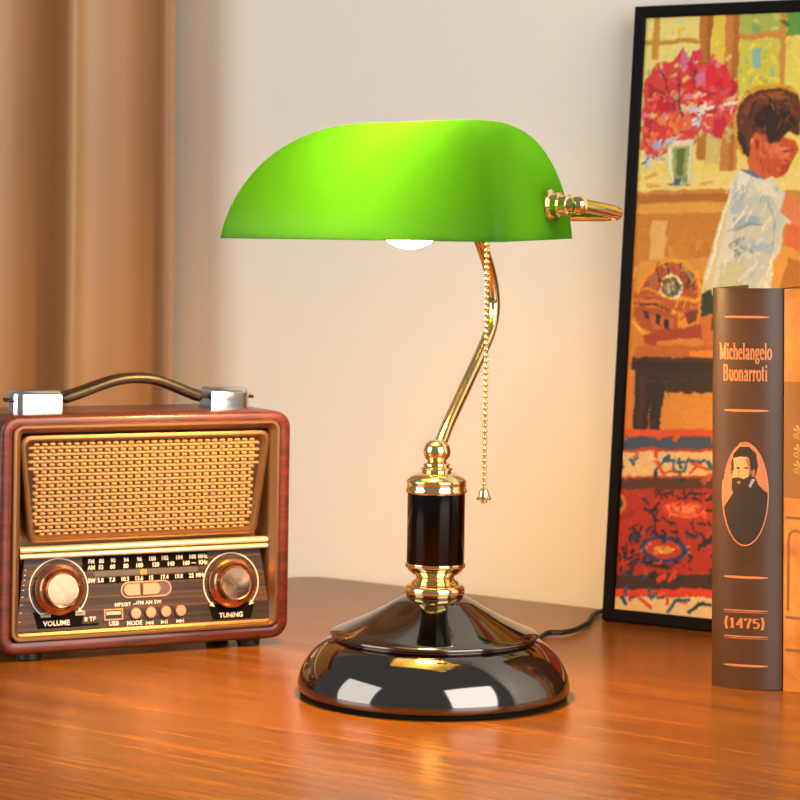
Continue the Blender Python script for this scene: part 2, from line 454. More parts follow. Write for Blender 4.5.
# basket weave: short rounded slubs in offset rows over thin upright threads
pxw, pzw = .00645, .00272
nr = int((.1696 - .0966) / pzw)
def slub(x, z, hw, hh, dep):
    y = gy(z) + .0042
    L = []
    for sx, k in ((-1, .35), (-.7, .85), (0, 1), (.7, .85), (1, .35)):
        L.append([(x + sx * hw, y - dep * k * max(0, math.cos(a)) + .0004, z + hh * k * math.sin(a)) for a in (-1.57, -.8, 0, .8, 1.57)])
    rings(bm, L, False)
for j in range(nr + 1):
    z = .0968 + j * pzw
    hw = .0904 + (z - .0966) / .073 * .0070
    odd = j % 2
    n = int(hw / pxw) + 2
    for i in range(-n, n + 1):
        x = (i + .5 * odd) * pxw
        if odd:                      # wide slub closing the gaps of the row beneath
            if abs(x) + pxw * .42 < hw + .001: slub(x, z, pxw * .52, pzw * .50, .0012)
        else:
            if abs(x) + pxw * .3 < hw + .001: slub(x, z, pxw * .365, pzw * .56, .0011)
obj('speaker_grille', bm, [M['grille'], M['grille_back']], rad, angle=70)
for zc in (.0863, .0812):
    bm = bmesh.new()
    pr = []
    for k in range(9):
        a = R(-90 + 180 * k / 8); pr.append((.0070 - .0045 * math.cos(a) ** .5 if math.cos(a) > 1e-6 else .0070, zc + .0020 * math.sin(a)))
    pr = [(.0105, zc - .0020)] + pr + [(.0105, zc + .0020)]
    rings(bm, [[(x, y, z) for y, z in pr] for x in (-.1034, .1034)], True, True, True)
    obj('trim_bar', bm, M['gold_bar'], rad, angle=50)
# lower panel leans forward towards the bottom
def py(z): return .0085 - .0065 * (.0775 - z) / .0555
PT = math.atan2(.0065, .0555)
def pp(x, z, off=0.0): return (x, py(z) - off * math.cos(PT), z + off * math.sin(PT))
bm = bmesh.new()
q = [(-.1065, .0225), (.1065, .0225), (.0985, .0790), (-.0985, .0790)]
rings(bm, [[pp(x, z, -.004) for x, z in q], [pp(x, z, 0) for x, z in q]], True, True, True)
panel = obj('control_panel', bm, M['panel_wood'], rad, smooth=False)
bm = bmesh.new()                             # bronze ledge below the panel
rings(bm, [[(-.1060, py(.0225) - .0002, .0222), (-.1060, .0004, .0196), (-.1060, .010, .0188), (-.1060, .010, .0222)], [(.1060, py(.0225) - .0002, .0222), (.1060, .0004, .0196), (.1060, .010, .0188), (.1060, .010, .0222)]], True, True, True)
obj('ledge', bm, M['bezel'], rad, smooth=False)

white = bmesh.new(); dark = bmesh.new(); grey = bmesh.new()
def word(bm, s, x, z, size, bold=.02, off=.0004, sx=1.0):
    add_flat(bm, text_polys(s, size, bold), lambda a, b: pp(x + a * sx, z + b, off))
def flat(bm, poly, off=.0003, mi=0):
    f = bm.faces.new([bm.verts.new(pp(x, z, off)) for x, z in poly]); f.material_index = mi
def arc(bm, cx_, cz_, r, w, a0, a1, off=.0004, n=60):
    for i in range(n):
        t0, t1 = R(a0 + (a1 - a0) * i / n), R(a0 + (a1 - a0) * (i + 1) / n)
        flat(bm, [(cx_ + (r - w) * math.cos(t0), cz_ + (r - w) * math.sin(t0)), (cx_ + (r + w) * math.cos(t0), cz_ + (r + w) * math.sin(t0)),
                  (cx_ + (r + w) * math.cos(t1), cz_ + (r + w) * math.sin(t1)), (cx_ + (r - w) * math.cos(t1), cz_ + (r - w) * math.sin(t1))], off)
O2 = -.004                                   # everything was measured 2 mm right of the cabinet's middle
for s, x in zip(('FM', '88', '90', '94', '96', '100', '102', '104', '108', 'MHz'), (-40.6, -32.3, -22.7, -11.8, -.8, 9.9, 20.5, 32.6, 43.9, 52.8)):
    word(white, s, x / 1000 + O2, .0745, .0046, .035, sx=.9)
for s, x in zip(('AM', '53', '60', '80', '100', '120', '140', '160', 'KHz'), (-40.6, -32.8, -23.2, -12.1, -1, 12.6, 25.5, 38.5, 53)):
    word(white, s, x / 1000 + O2, .0697, .0046, .035, sx=.9)
flat(white, [(.0432 + O2, .0693), (.0470 + O2, .0693), (.0470 + O2, .0699), (.0432 + O2, .0699)])
for s, x in zip(('SW', '5.8', '7.8', '10.3', '13.6', '15', '17.4', '19.8', '22', 'MHz'), (-40.6, -33.3, -23.8, -13.2, -1.6, 8.5, 19.8, 31.9, 42.8, 50.5)):
    word(white, s, x / 1000 + O2, .0596, .0046, .035, sx=.9)
word(white, 'MP3/BT', -.0155 + O2, .0399, .0042, .02)
flat(white, [(-.0068 + O2, .0397), (-.0036 + O2, .0397), (-.0036 + O2, .0420), (-.0042 + O2, .0420), (-.0042 + O2, .0403), (-.0068 + O2, .0403)])
word(white, 'FM AM SW', .0068 + O2, .0405, .0042, .02)
word(white, 'USB', -.0232 + O2, .0258, .0048, .03)
word(white, 'MODE', -.0061 + O2, .0251, .0048, .03, sx=.95)
word(white, '8 TF', -.0426 + O2, .0302, .0046, .03, sx=1.1)
word(white, 'VOLUME', -.0700 + O2, .0286, .0054, .03, sx=1.02, off=.0007)
word(white, 'TUNING', .0758 + O2, .0268, .0054, .03, sx=.98, off=.0007)
def tri(x, z, s, d): flat(white, [(x - d * s, z - s), (x + d * s, z), (x - d * s, z + s)])
def bar(x, z, s): flat(white, [(x - .0003, z - s), (x + .0003, z - s), (x + .0003, z + s), (x - .0003, z + s)])
x, z, s = .0068 + O2, .0246, .0016
bar(x - .0030, z, s); tri(x - .0012, z, s, -1); tri(x + .0014, z, s, -1)
x = .0193 + O2; tri(x - .0016, z, s, 1); bar(x + .0005, z, s); bar(x + .0019, z, s)
x = .0320 + O2; tri(x - .0014, z, s, 1); tri(x + .0012, z, s, 1); bar(x + .0030, z, s)
KV, KT = (-.0676 + O2, .0545), (.0766 + O2, .0525)
RK = .0236
arc(white, *KV, RK, .00045, 233, -47); arc(white, *KT, RK, .00045, 226, -46)
for (kx, kz), a, d in ((KV, -47, -1), (KT, -46, -1), (KT, 226, 1)):
    t = R(a); ex, ez = kx + RK * math.cos(t), kz + RK * math.sin(t)
    tx, tz = d * -math.sin(t), d * math.cos(t); rx, rz = math.cos(t), math.sin(t)
    flat(white, [(ex + tx * .0022, ez + tz * .0022), (ex - tx * .0022 + rx * .0024, ez - tz * .0022 + rz * .0024), (ex - tx * .0014, ez - tz * .0014), (ex - tx * .0022 - rx * .0018, ez - tz * .0022 - rz * .0018)], .0006)
for i, z in enumerate((.0705, .0665, .0628, .0590, .0552, .0500, .0440, .0380, .0310)):
    hx = .0985 + (.079 - z) / .0565 * .008 - .0012
    flat(white, [(-hx, z - .0003), (-hx + .0011, z - .0003), (-hx + .0011, z + .0003), (-hx, z + .0003)])
obj('dial_lettering', white, M['print_white'], panel, smooth=False)
kx, kz = KV
flat(dark, [(kx - .0210, kz - .0165), (kx + .0210, kz - .0165), (kx + .0175, .0250), (kx - .0175, .0250)], .0002)
kx, kz = KT
flat(dark, [(kx - .0200, kz - .0165), (kx + .0200, kz - .0165), (kx + .0165, .0236), (kx - .0165, .0236)], .0002)
flat(dark, [(-.0480 + O2, .0674), (.0570 + O2, .0674), (.0570 + O2, .0784), (-.0480 + O2, .0784)], .0002)
flat(dark, [(-.0360 + O2, .0570), (.0545 + O2, .0570), (.0545 + O2, .0619), (-.0360 + O2, .0619)], .0002)
flat(dark, [(-.0497 + O2, .0253), (-.0357 + O2, .0253), (-.0357 + O2, .0270), (-.0497 + O2, .0270)], .0003)
obj('dark_label', dark, M['print_dark'], panel, smooth=False)
for xx, s in ((-.0825, 'MIN'), (-.0545, 'MAX')):
    flat(grey, [(xx - .0040, .0336), (xx + .0040, .0336), (xx + .0040, .0374), (xx - .0040, .0374)], .0005)
    word(grey, s, xx, .0355, .0024, .0, .0007)
gm = obj('limit_mark', grey, [M['print_grey'], M['print_dark']], panel, smooth=False)
for p in gm.data.polygons:
    if p.vertices and len(p.vertices) != 4: p.material_index = 1
bm = bmesh.new()
def stadium(x0, x1, z0, z1, n=10):
    r = (z1 - z0) / 2; zc = (z0 + z1) / 2
    return [(x1 - r + r * math.cos(R(-90 + 180 * k / n)), zc + r * math.sin(R(-90 + 180 * k / n))) for k in range(n + 1)] + [(x0 + r + r * math.cos(R(90 + 180 * k / n)), zc + r * math.sin(R(90 + 180 * k / n))) for k in range(n + 1)]
st = stadium(-.0390 + O2, .0485 + O2, .0627, .0667)
rings(bm, [[pp(x, z, 0) for x, z in st], [pp(x, z, .0005) for x, z in st]], True, False, True)
ds = obj('dial_window', bm, M['dial_strip'], panel, smooth=False)
bm = bmesh.new(); flat(bm, [(-.0005 + O2, .0627), (.0050 + O2, .0627), (.0050 + O2, .0667), (-.0005 + O2, .0667)], .0008); obj('tuning_pointer', bm, M['pointer'], panel, smooth=False)
# mode slider
sw = stadium(-.0170 + O2, .0254 + O2, .0448, .0575); sw2 = stadium(-.0160 + O2, .0244 + O2, .0457, .0566); sw3 = stadium(-.0157 + O2, .0241 + O2, .0460, .0563)
bm = bmesh.new()
rings(bm, [[pp(x, z, 0) for x, z in sw], [pp(x, z, .0010) for x, z in sw], [pp(x, z, .0010) for x, z in sw2], [pp(x, z, .0003) for x, z in sw3]], True, False, False)
obj('switch_surround', bm, M['copper_satin'], rad, angle=40)
bm = bmesh.new(); f = bm.faces.new([bm.verts.new(pp(x, z, .0003)) for x, z in sw3]); obj('switch_slot', bm, M['dial_strip'], rad, smooth=False)
bm = bmesh.new()
pill = stadium(-.0152 + O2, .0160 + O2, .0464, .0559)
left = [(min(x, -.0012 + O2), z) for x, z in pill]; right = [(max(x, .0008 + O2), z) for x, z in pill]
for h in (left, right):
    cxm = sum(p[0] for p in h) / len(h)
    rings(bm, [[pp(x, z, .0003) for x, z in h], [pp(x, z, .0020) for x, z in h], [pp(x + (cxm - x) * .08, z + (.0511 - z) * .12, .0026) for x, z in h]], True, False, True)
obj('mode_switch', bm, M['copper_satin'], rad, angle=40)
# usb socket
bm = bmesh.new()
def rq(x0, x1, z0, z1, off): return [pp(x0, z0, off), pp(x1, z0, off), pp(x1, z1, off), pp(x0, z1, off)]
ux, uz = -.0234 + O2, .0328
rings(bm, [rq(ux - .0078, ux + .0078, uz - .0043, uz + .0043, 0), rq(ux - .0078, ux + .0078, uz - .0043, uz + .0043, .0010), rq(ux - .0069, ux + .0069, uz - .0034, uz + .0034, .0010), rq(ux - .0067, ux + .0067, uz - .0032, uz + .0032, .0002)], True, False, True)
us = obj('usb_port', bm, M['copper_satin'], rad, smooth=False)
bm = bmesh.new(); bm.faces.new([bm.verts.new(q) for q in rq(ux - .0067, ux + .0067, uz - .0032, uz + .0032, .0004)]); obj('slot', bm, M['slot_dark'], us, smooth=False)
bm = bmesh.new()
rings(bm, [rq(ux - .0060, ux + .0060, uz - .0002, uz + .0024, .0002), rq(ux - .0060, ux + .0060, uz - .0002, uz + .0024, .0009)], True, False, True)
obj('contact_tongue', bm, M['pages'], us, smooth=False)
NB = Vector((0, -math.cos(PT), math.sin(PT)))
def on_panel(o, x, z):
    o.location = pp(x, z, 0); o.rotation_euler = (-PT, 0, 0)
for x in (-.0054, .0072, .0198, .0324):
    bm = bmesh.new(); lathe(bm, [(.001, 0), (.0044, 0), (.0044, -.0024), (.0040, -.0030), (.001, -.0031)], 28, 'y')
    on_panel(obj('push_button', bm, M['copper_satin'], rad, angle=40), x + O2, .0328)
for (x, z), nm in ((KV, 'volume_knob'), (KT, 'tuning_knob')):
    bm = bmesh.new()
    lathe(bm, [(.001, 0), (.0198, 0), (.0200, -.0006), (.0200, -.0028), (.0194, -.0036), (.0176, -.0042), (.0158, -.0058), (.0146, -.0080), (.0138, -.0118), (.0132, -.0126), (.0126, -.0124), (.0122, -.0119)], 72, 'y', caps=False)
    kn = obj(nm, bm, M['copper'], rad, angle=50); on_panel(kn, x, z)
    bm = bmesh.new(); lathe(bm, [(.0123, -.0119), (.009, -.01205), (.004, -.0121), (.0003, -.0121)], 72, 'y', caps=False)
    obj('knob_face', bm, M['brushed'], kn)
# strap handle
HY = .046
def sec(cx_, z, w, h, y=HY):
    return [(cx_, y + w * math.copysign(abs(math.cos(t)) ** .7, math.cos(t)), z + h * math.copysign(abs(math.sin(t)) ** .7, math.sin(t))) for t in [2 * math.pi * k / 20 for k in range(20)]]
spine = smooth_path([(-.1045, 0, .2000), (-.085, 0, .2012), (-.060, 0, .2010), (-.044, 0, .2050), (-.028, 0, .2105), (-.012, 0, .2150), (.004, 0, .2162), (.020, 0, .2146), (.036, 0, .2090), (.050, 0, .2035), (.060, 0, .2008), (.084, 0, .2010), (.1035, 0, .2000)], 5)
bm = bmesh.new(); L = []
for p in spine:
    k = max(0, 1 - abs(p.x) / .055)
    w, h = (.0085, .0050 - .0006 * k) if abs(p.x) < .06 else (.0080, .0018)
    if abs(p.x) > .0585: w, h = .0082, .0016
    L.append(sec(p.x, p.z, w, h))
rings(bm, L, True, True, True)
obj('handle_strap', bm, M['leather'], rad, angle=60)
for sgn in (-1, 1):
    bm = bmesh.new()
    x0, x1 = (-.1020, -.0625) if sgn < 0 else (.0640, .1005)
    outl = []
    hw = .0135
    for k in range(13):
        a = R(90 + 180 * k / 12) if sgn < 0 else R(-90 + 180 * k / 12)
        bx = x0 + .009 if sgn < 0 else x1 - .009
        outl.append((bx + .009 * math.cos(a), HY + hw * math.copysign(abs(math.sin(a)) ** .8, math.sin(a))))
    outl += [(x1, HY - hw), (x1, HY + hw)] if sgn < 0 else [(x0, HY + hw), (x0, HY - hw)]
    cxm = (x0 + x1) / 2
    def sh(d, z): return [(x + (cxm - x) * d * 1.2, HY + (y - HY) * (1 - d * 2.2), z) for x, y in outl]
    rings(bm, [sh(.0, .1900), sh(0, .2035), sh(.02, .2055), sh(.07, .2072), sh(.14, .2078)], True, True, True)
    obj('handle_bracket', bm, M['chrome'], rad, angle=40)
for x, y in ((-.092, .014), (.092, .014), (-.092, .084), (.092, .084)):
    bm = bmesh.new(); lathe(bm, [(.001, 0), (.0085, 0), (.0095, .001), (.0095, .0068), (.001, .0068)], 24, 'z', (x, y, 0)); obj('foot', bm, M['dark'], rad)

# ------------------------------------------------------------------ books
def spine_pt(xn, hw, sag):
    """point on the rounded spine, xn from -1 to 1 -> (x, y); the spine bulges towards -y"""
    a = 1.05 * xn
    return hw * math.sin(a) / math.sin(1.05), -sag * (math.cos(a) - math.cos(1.05)) / (1 - math.cos(1.05))
def book(name, label, loc, rz, hw, sag, h, dep, cover, group='books'):
    b = thing(name, label, 'book', loc, rz, group)
    th = .0026
    bm = bmesh.new()
    sp = [spine_pt(-1 + 2 * k / 28, hw, sag) for k in range(29)]
    si = [spine_pt(1 - 2 * k / 28, hw - th, sag - .0003) for k in range(29)]
    jl = [(-hw, .0), (-hw + .0014, .0045), (-hw + .0012, .0075), (-hw, .0115), (-hw, dep), (-hw + th, dep), (-hw + th, .0115), (-hw + th + .0008, .006)]
    prof = sp + [(hw, .0), (hw - .0014, .0045), (hw - .0012, .0075), (hw, .0115), (hw, dep), (hw - th, dep), (hw - th, .0115), (hw - th - .0008, .006)] + [(x, y + th) for x, y in si] + list(reversed(jl[1:]))
    pr = []
    for p in prof:
        if not pr or (abs(p[0] - pr[-1][0]) + abs(p[1] - pr[-1][1])) > 1e-6: pr.append(p)
    rings(bm, [[(x, y, 0) for x, y in pr], [(x, y, h) for x, y in pr]], True, True, True)
    cov = obj('cover', bm, cover, b, angle=45)
    bm = bmesh.new()
    g = hw - th - .0004
    pg = [(-g, dep - .005), (-g, .009)] + [(x * g / hw, y + .006) for x, y in sp[3:-3]] + [(g, .009), (g, dep - .005)]
    rings(bm, [[(x, y, .004) for x, y in pg], [(x, y, h - .004) for x, y in pg]], True, True, True)
    obj('page_block', bm, M['pages'], b, angle=30)
    return b, cov

# pen-drawn roman letters: thick uprights, thin crossings, slab serifs
def ell(cx_, cy_, rx, ry, a0, a1, n=14):
    return [(cx_ + rx * math.cos(R(a0 + (a1 - a0) * k / n)), cy_ + ry * math.sin(R(a0 + (a1 - a0) * k / n))) for k in range(n + 1)]
def sf(x, y, w=.11): return [(x - w, y), (x + w, y)]
G = {
 'M': (.80, [[(.12, 0), (.12, .98)], [(.12, .98), (.40, .04)], [(.40, .04), (.68, .98)], [(.68, .98), (.68, 0)], sf(.12, .02), sf(.68, .02), sf(.08, .98, .08), sf(.72, .98, .08)]),
 'i': (.28, [[(.14, 0), (.14, .66)], [(.14, .84), (.14, .97)], sf(.14, .02), [(.03, .65), (.16, .65)]]),
 'c': (.44, [ell(.24, .33, .18, .32, 45, 315), [(.36, .50), (.37, .58)]]),
 'h': (.56, [[(.13, 0), (.13, 1)], [(.13, .46), (.20, .60), (.30, .66), (.40, .60), (.43, .46), (.43, 0)], sf(.13, .02), sf(.43, .02, .1), [(.03, .99), (.15, .99)]]),
 'e': (.46, [ell(.24, .33, .18, .32, 10, 315), [(.07, .38), (.41, .38)]]),
 'l': (.28, [[(.14, 0), (.14, 1)], sf(.14, .02), [(.03, .99), (.16, .99)]]),
 'a': (.48, [[(.09, .52), (.14, .62), (.24, .66), (.34, .60), (.36, .48), (.36, .08), (.40, .02), (.46, .03)], [(.36, .40), (.20, .34), (.09, .24), (.08, .12), (.14, .02), (.24, .02), (.36, .14)]]),
 'n': (.56, [[(.13, 0), (.13, .66)], [(.13, .46), (.20, .60), (.30, .66), (.40, .60), (.43, .46), (.43, 0)], sf(.13, .02), sf(.43, .02, .1), [(.03, .65), (.15, .65)]]),
 'g': (.48, [ell(.21, .44, .14, .21, 0, 360, 20), [(.13, .27), (.08, .18), (.14, .09), (.30, .06), (.40, -.02), (.40, -.14), (.30, -.24), (.16, -.25), (.06, -.18), (.07, -.07), (.16, .03)], [(.32, .56), (.38, .64), (.46, .62)]]),
 'o': (.48, [ell(.24, .33, .19, .32, 0, 360, 22)]),
 'B': (.60, [[(.13, 0), (.13, 1)], [(.02, .99), (.30, .99), (.43, .92), (.46, .77), (.42, .60), (.30, .53), (.13, .53)], [(.30, .53), (.45, .46), (.51, .28), (.46, .08), (.32, .01), (.02, .01)]]),
 'u': (.56, [[(.13, .66), (.13, .20), (.18, .06), (.27, .01), (.36, .06), (.43, .20)], [(.43, .66), (.43, 0)], [(.03, .65), (.15, .65)], [(.33, .65), (.45, .65)], [(.43, .02), (.53, .02)]]),
 'r': (.40, [[(.13, 0), (.13, .66)], [(.13, .42), (.20, .58), (.28, .65), (.37, .60)], [(.36, .52), (.36, .62)], sf(.13, .02, .12), [(.03, .65), (.15, .65)]]),
 't': (.34, [[(.15, .86), (.15, .14), (.19, .03), (.30, .05)], [(.02, .64), (.30, .64)]]),
 '(': (.30, [ell(.34, .40, .22, .62, 125, 235)]),
 ')': (.30, [ell(-.04, .40, .22, .62, -55, 55)]),
 '1': (.46, [[(.24, 0), (.24, .80)], [(.10, .66), (.24, .80)], sf(.24, .02, .14)]),
 '4': (.54, [[(.36, 0), (.36, .80)], [(.36, .80), (.06, .26)], [(.04, .24), (.50, .24)], sf(.36, .02, .1)]),
 '7': (.50, [[(.06, .62), (.06, .78), (.44, .78)], [(.44, .78), (.28, .36), (.22, 0)]]),
 '5': (.50, [[(.42, .78), (.12, .78)], [(.12, .78), (.10, .44)], [(.10, .44), (.24, .50), (.38, .44), (.43, .26), (.36, .06), (.20, 0), (.08, .08)]]),
}
def pen(s, width, cap, thick=.15, thin=.06, gap=.03):
    """quads for a word centred on 0, scaled to the given width"""
    tot = sum(G[c][0] + gap for c in s) - gap
    kx = width / tot; out = []; x = -tot / 2
    for c in s:
        wd, strokes = G[c]
        for st in strokes:
            for (xa, ya), (xb, yb_) in zip(st, st[1:]):
                dx, dy = xb - xa, yb_ - ya; l = math.hypot(dx, dy)
                if l < 1e-6: continue
                w = thin + (thick - thin) * abs(dy / l)
                e = .15 * w; ux_, uy_ = dx / l, dy / l; nx, ny = -uy_ * w / 2, ux_ * w / 2
                xa_, ya_, xb_, yb2 = xa - ux_ * e, ya - uy_ * e, xb + ux_ * e, yb_ + uy_ * e
                out.append([((x + px_) * kx, py_ * cap) for px_, py_ in ((xa_ + nx, ya_ + ny), (xa_ - nx, ya_ - ny), (xb_ - nx, yb2 - ny), (xb_ + nx, yb2 + ny))])
        x += wd + gap
    return out
BW, BSAG = .0262, .0078
def on_spine(x, z, off=.0003, hw=BW, sag=BSAG):
    a = math.asin(max(-1, min(1, x / hw * math.sin(1.05)))); px_, py_ = spine_pt(a / 1.05, hw, sag)
    return (px_ + off * math.sin(a) * .5, py_ - off, z)
b1, cov = book('book', 'thick dark brown hardback with copper lettering and an oval portrait on its rounded spine', (.2640, 1.7190, DZ), R(-17), BW, BSAG, .2985, .165, M['cover_brown'])
n_ = 0
for s, wdt, z, cap in (('Michelangelo', .0388, .2455, .0118), ('Buonarroti', .0330, .2295, .0118), ('(1475)', .0305, .0455, .0088)):
    bm = bmesh.new()
    for qd in pen(s, wdt, cap, .17, .07):
        n_ += 1
        bm.faces.new([bm.verts.new(on_spine(x - .0008, z + y, .00025 + .00001 * (n_ % 9))) for x, y in qd])
    obj('spine_lettering', bm, M['foil'], cov, smooth=False)
def rule(z, x0, x1, w):
    nn = 14; bm = bmesh.new()
    for i in range(nn):
        xa, xb = x0 + (x1 - x0) * i / nn, x0 + (x1 - x0) * (i + 1) / nn
        wa = w * min(1, .45 + 3 * min(i, nn - i) / nn); wb = w * min(1, .45 + 3 * min(i + 1, nn - i - 1) / nn)
        bm.faces.new([bm.verts.new(on_spine(*q)) for q in ((xa, z - wa), (xb, z - wb), (xb, z + wb), (xa, z + wa))])
    obj('spine_rule', bm, M['foil'], cov, smooth=False)
for z in (.2770, .2073, .0832, .0175): rule(z, -.0162, .0165, .0009)
for z in (.0585, .0392): rule(z, -.0162, .0165, .0005); rule(z - .0014, -.0162, .0165, .00025)
# a plain bearded sitter in an oval
bm = bmesh.new()
OC = (-.0006, .1452); OA, OB = .0166, .0378
shapes = []
def patch(poly, mi, off): shapes.append((poly, mi))
patch([(-1, -.30), (-.70, -.10), (-.45, .08), (-.2, .16), (.2, .30), (.45, .34), (.62, .18), (1.0, .02), (1.0, -.5), (.6, -1), (-.6, -1), (-1, -.6)], 1, .00030)      # coat
patch([(-.62, .60), (-.50, .80), (-.20, .94), (.18, .94), (.50, .80), (.58, .56), (.50, .38), (.36, .30), (-.3, .20), (-.62, .40)], 1, .00034)                       # hair
patch([(-.52, .70), (-.15, .74), (.18, .72), (.22, .50), (.28, .38), (.10, .20), (-.20, .16), (-.48, .22), (-.58, .38), (-.50, .50)], 2, .00038)                     # face
patch([(.30, .46), (.42, .50), (.46, .40), (.38, .32), (.30, .36)], 3, .00039)                                                                                   # ear
patch([(-.42, .50), (-.36, .525), (-.26, .525), (-.20, .50), (-.30, .485)], 1, .00041)                                                                               # brow
patch([(-.06, .505), (0, .53), (.10, .53), (.16, .505), (.06, .49)], 1, .00041)
patch([(.02, .70), (.2, .70), (.24, .50), (.28, .36), (.14, .30), (.18, .46), (.10, .58)], 3, .0004)
patch([(-.27, .48), (-.23, .47), (-.28, .36), (-.38, .345), (-.30, .375)], 3, .00042)                                                                                            # nose shade
patch([(-.58, .30), (-.30, .33), (-.05, .30), (.16, .34), (.26, .42), (.30, .30), (.12, .10), (-.20, -.06), (-.50, -.04), (-.62, .12)], 1, .00044)                  # beard
patch([(-.40, .25), (-.22, .26), (-.16, .22), (-.30, .19)], 3, .00047)
patch([(.30, .30), (.46, .30), (.24, .12), (.18, .16)], 4, .00047)                                                                                                # collar
def inside(u, v, poly):
    c = False
    for (ax, az), (bx_, bz_) in zip(poly, poly[1:] + poly[:1]):
        if (az > v) != (bz_ > v) and u < (bx_ - ax) * (v - az) / (bz_ - az) + ax: c = not c
    return c
NU, NV = 56, 120
vv = {}
def gv(i, j):
    if (i, j) not in vv:
        v = -1 + 2 * j / NV; u = (-1 + 2 * i / NU) * math.sqrt(max(0, 1 - v * v))
        vv[(i, j)] = bm.verts.new(on_spine(OC[0] + u * OA, OC[1] + v * OB, .00025))
    return vv[(i, j)]
for j in range(1, NV - 1):
    for i in range(NU):
        v = -1 + 2 * (j + .5) / NV; u = (-1 + 2 * (i + .5) / NU) * math.sqrt(max(0, 1 - v * v)); mi = 0
        for poly, m_ in shapes:
            if inside(u, v, poly): mi = m_
        bm.faces.new((gv(i, j), gv(i + 1, j), gv(i + 1, j + 1), gv(i, j + 1))).material_index = mi
obj('spine_portrait', bm, [M['portrait_bg'], M['portrait_dark'], M['face'], M['face_dark'], M['print_grey']], cov, smooth=False)
bm = bmesh.new()
for k in range(72):
    if 20 < k < 33: continue
    a0, a1 = R(5 * k), R(5 * k + 5)
    bm.faces.new([bm.verts.new(on_spine(OC[0] + OA * rr_ * math.cos(a), OC[1] + OB * rr2 * math.sin(a), .0004)) for rr_, rr2, a in ((1.0, 1.0, a0), (1.05, 1.025, a0), (1.05, 1.025, a1), (1.0, 1.0, a1))])
obj('portrait_border', bm, M['foil'], cov, smooth=False)

b2, cov2 = book('book', 'tan hardback with a faded ornament on its spine, standing right of the dark brown book', (.3143, 1.7036, DZ), R(-17), .0255, .0060, .2985, .165, M['cover_tan'])
def on2(x, z, off=.0003): return on_spine(x, z, off, .0255, .0060)
bm = bmesh.new()
def band(z0, z1, x0, x1, mi, off=.0002):
    nn = 16
    for i in range(nn):
        xa, xb = x0 + (x1 - x0) * i / nn, x0 + (x1 - x0) * (i + 1) / nn
        bm.faces.new([bm.verts.new(on2(x, z, off)) for x, z in ((xa, z0), (xb, z0), (xb, z1), (xa, z1))]).material_index = mi
band(.1435, .230, -.0250, .0250, 0)
obj('spine_band', bm, M['tan_band'], cov2, smooth=False)
bm = bmesh.new()
for z in (.190, .176, .164):                 # scrolls of the ornament
    for sx in (-1, 1):
        for r_ in (.0028, .0016):
            for k in range(18):
                a0, a1 = R(20 * k), R(20 * k + 16)
                c_ = (sx * (.0125 + .003 * (r_ < .002)), z)
                bm.faces.new([bm.verts.new(on2(c_[0] + q * math.cos(a), c_[1] + q * .8 * math.sin(a), .0005)) for q, a in ((r_, a0), (r_ + .0007, a0), (r_ + .0007, a1), (r_, a1))])
        for a in (30, 75, 120, 160):
            t = R(a); c_ = (sx * .0125, z + .003)
            bm.faces.new([bm.verts.new(on2(c_[0] + u, c_[1] + v, .0004)) for u, v in ((0, 0), (.0045 * math.cos(t - .2), .0045 * math.sin(t - .2)), (.0058 * math.cos(t), .0058 * math.sin(t)), (.0045 * math.cos(t + .2), .0045 * math.sin(t + .2)))])
obj('spine_ornament', bm, M['tan_print'], cov2, smooth=False)
for x0 in (-.0225, -.0075, .0075):
    bm = bmesh.new()                         # engraved arch towards the foot
    for xx in (x0, x0 + .0118):
        bm.faces.new([bm.verts.new(on2(a, b, .0004)) for a, b in ((xx, .060), (xx + .0016, .060), (xx + .0016, .112), (xx, .112))])
    for k in range(10):
        a0, a1 = R(18 * k), R(18 * k + 18)
        bm.faces.new([bm.verts.new(on2(x0 + .0067 + q * math.cos(a), .112 + q * 1.3 * math.sin(a), .0004)) for q, a in ((.0052, a0), (.0067, a0), (.0067, a1), (.0052, a1))])
    obj('spine_arch', bm, M['tan_band'], cov2, smooth=False)
for z in (.054, .128, .030):
    bm = bmesh.new()
    for i in range(12):
        xa, xb = -.0235 + .047 * i / 12, -.0235 + .047 * (i + 1) / 12
        bm.faces.new([bm.verts.new(on2(a, b, .00045)) for a, b in ((xa, z), (xb, z), (xb, z + .002), (xa, z + .002))])
    obj('spine_rule', bm, M['tan_band'], cov2, smooth=False)

for b_ in (b1, b2):                          # the pair leans very slightly to the left
    b_.rotation_euler.y = -.012; b_.location.z += .0003

# ------------------------------------------------------------------ framed painting leaning against the wall
FW, FH, FT, FB = .310, .5445, .012, .0105
pic = thing('framed_painting', 'tall black-framed painting of a boy in white with red flowers, leaning against the wall', 'painting', (.1835 - .0026 * .857 + .515 * FT, 2.0138 + .0026 * .515 + .857 * FT, DZ), R(-31))
pic.rotation_euler = (R(-5.2), 0, R(-31))
bm = bmesh.new()
def fl(d, y): return [(d, y, d), (FW - d, y, d), (FW - d, y, FH - d), (d, y, FH - d)]
rings(bm, [fl(.001, 0), fl(0, -.001), fl(0, -FT + .001), fl(.001, -FT), fl(FB - .0012, -FT), fl(FB, -FT + .0012), fl(FB, -FT + .005), fl(FB, -.002), fl(.001, 0)], True, False, False)
obj('frame', bm, M['frame_black'], pic, angle=30)

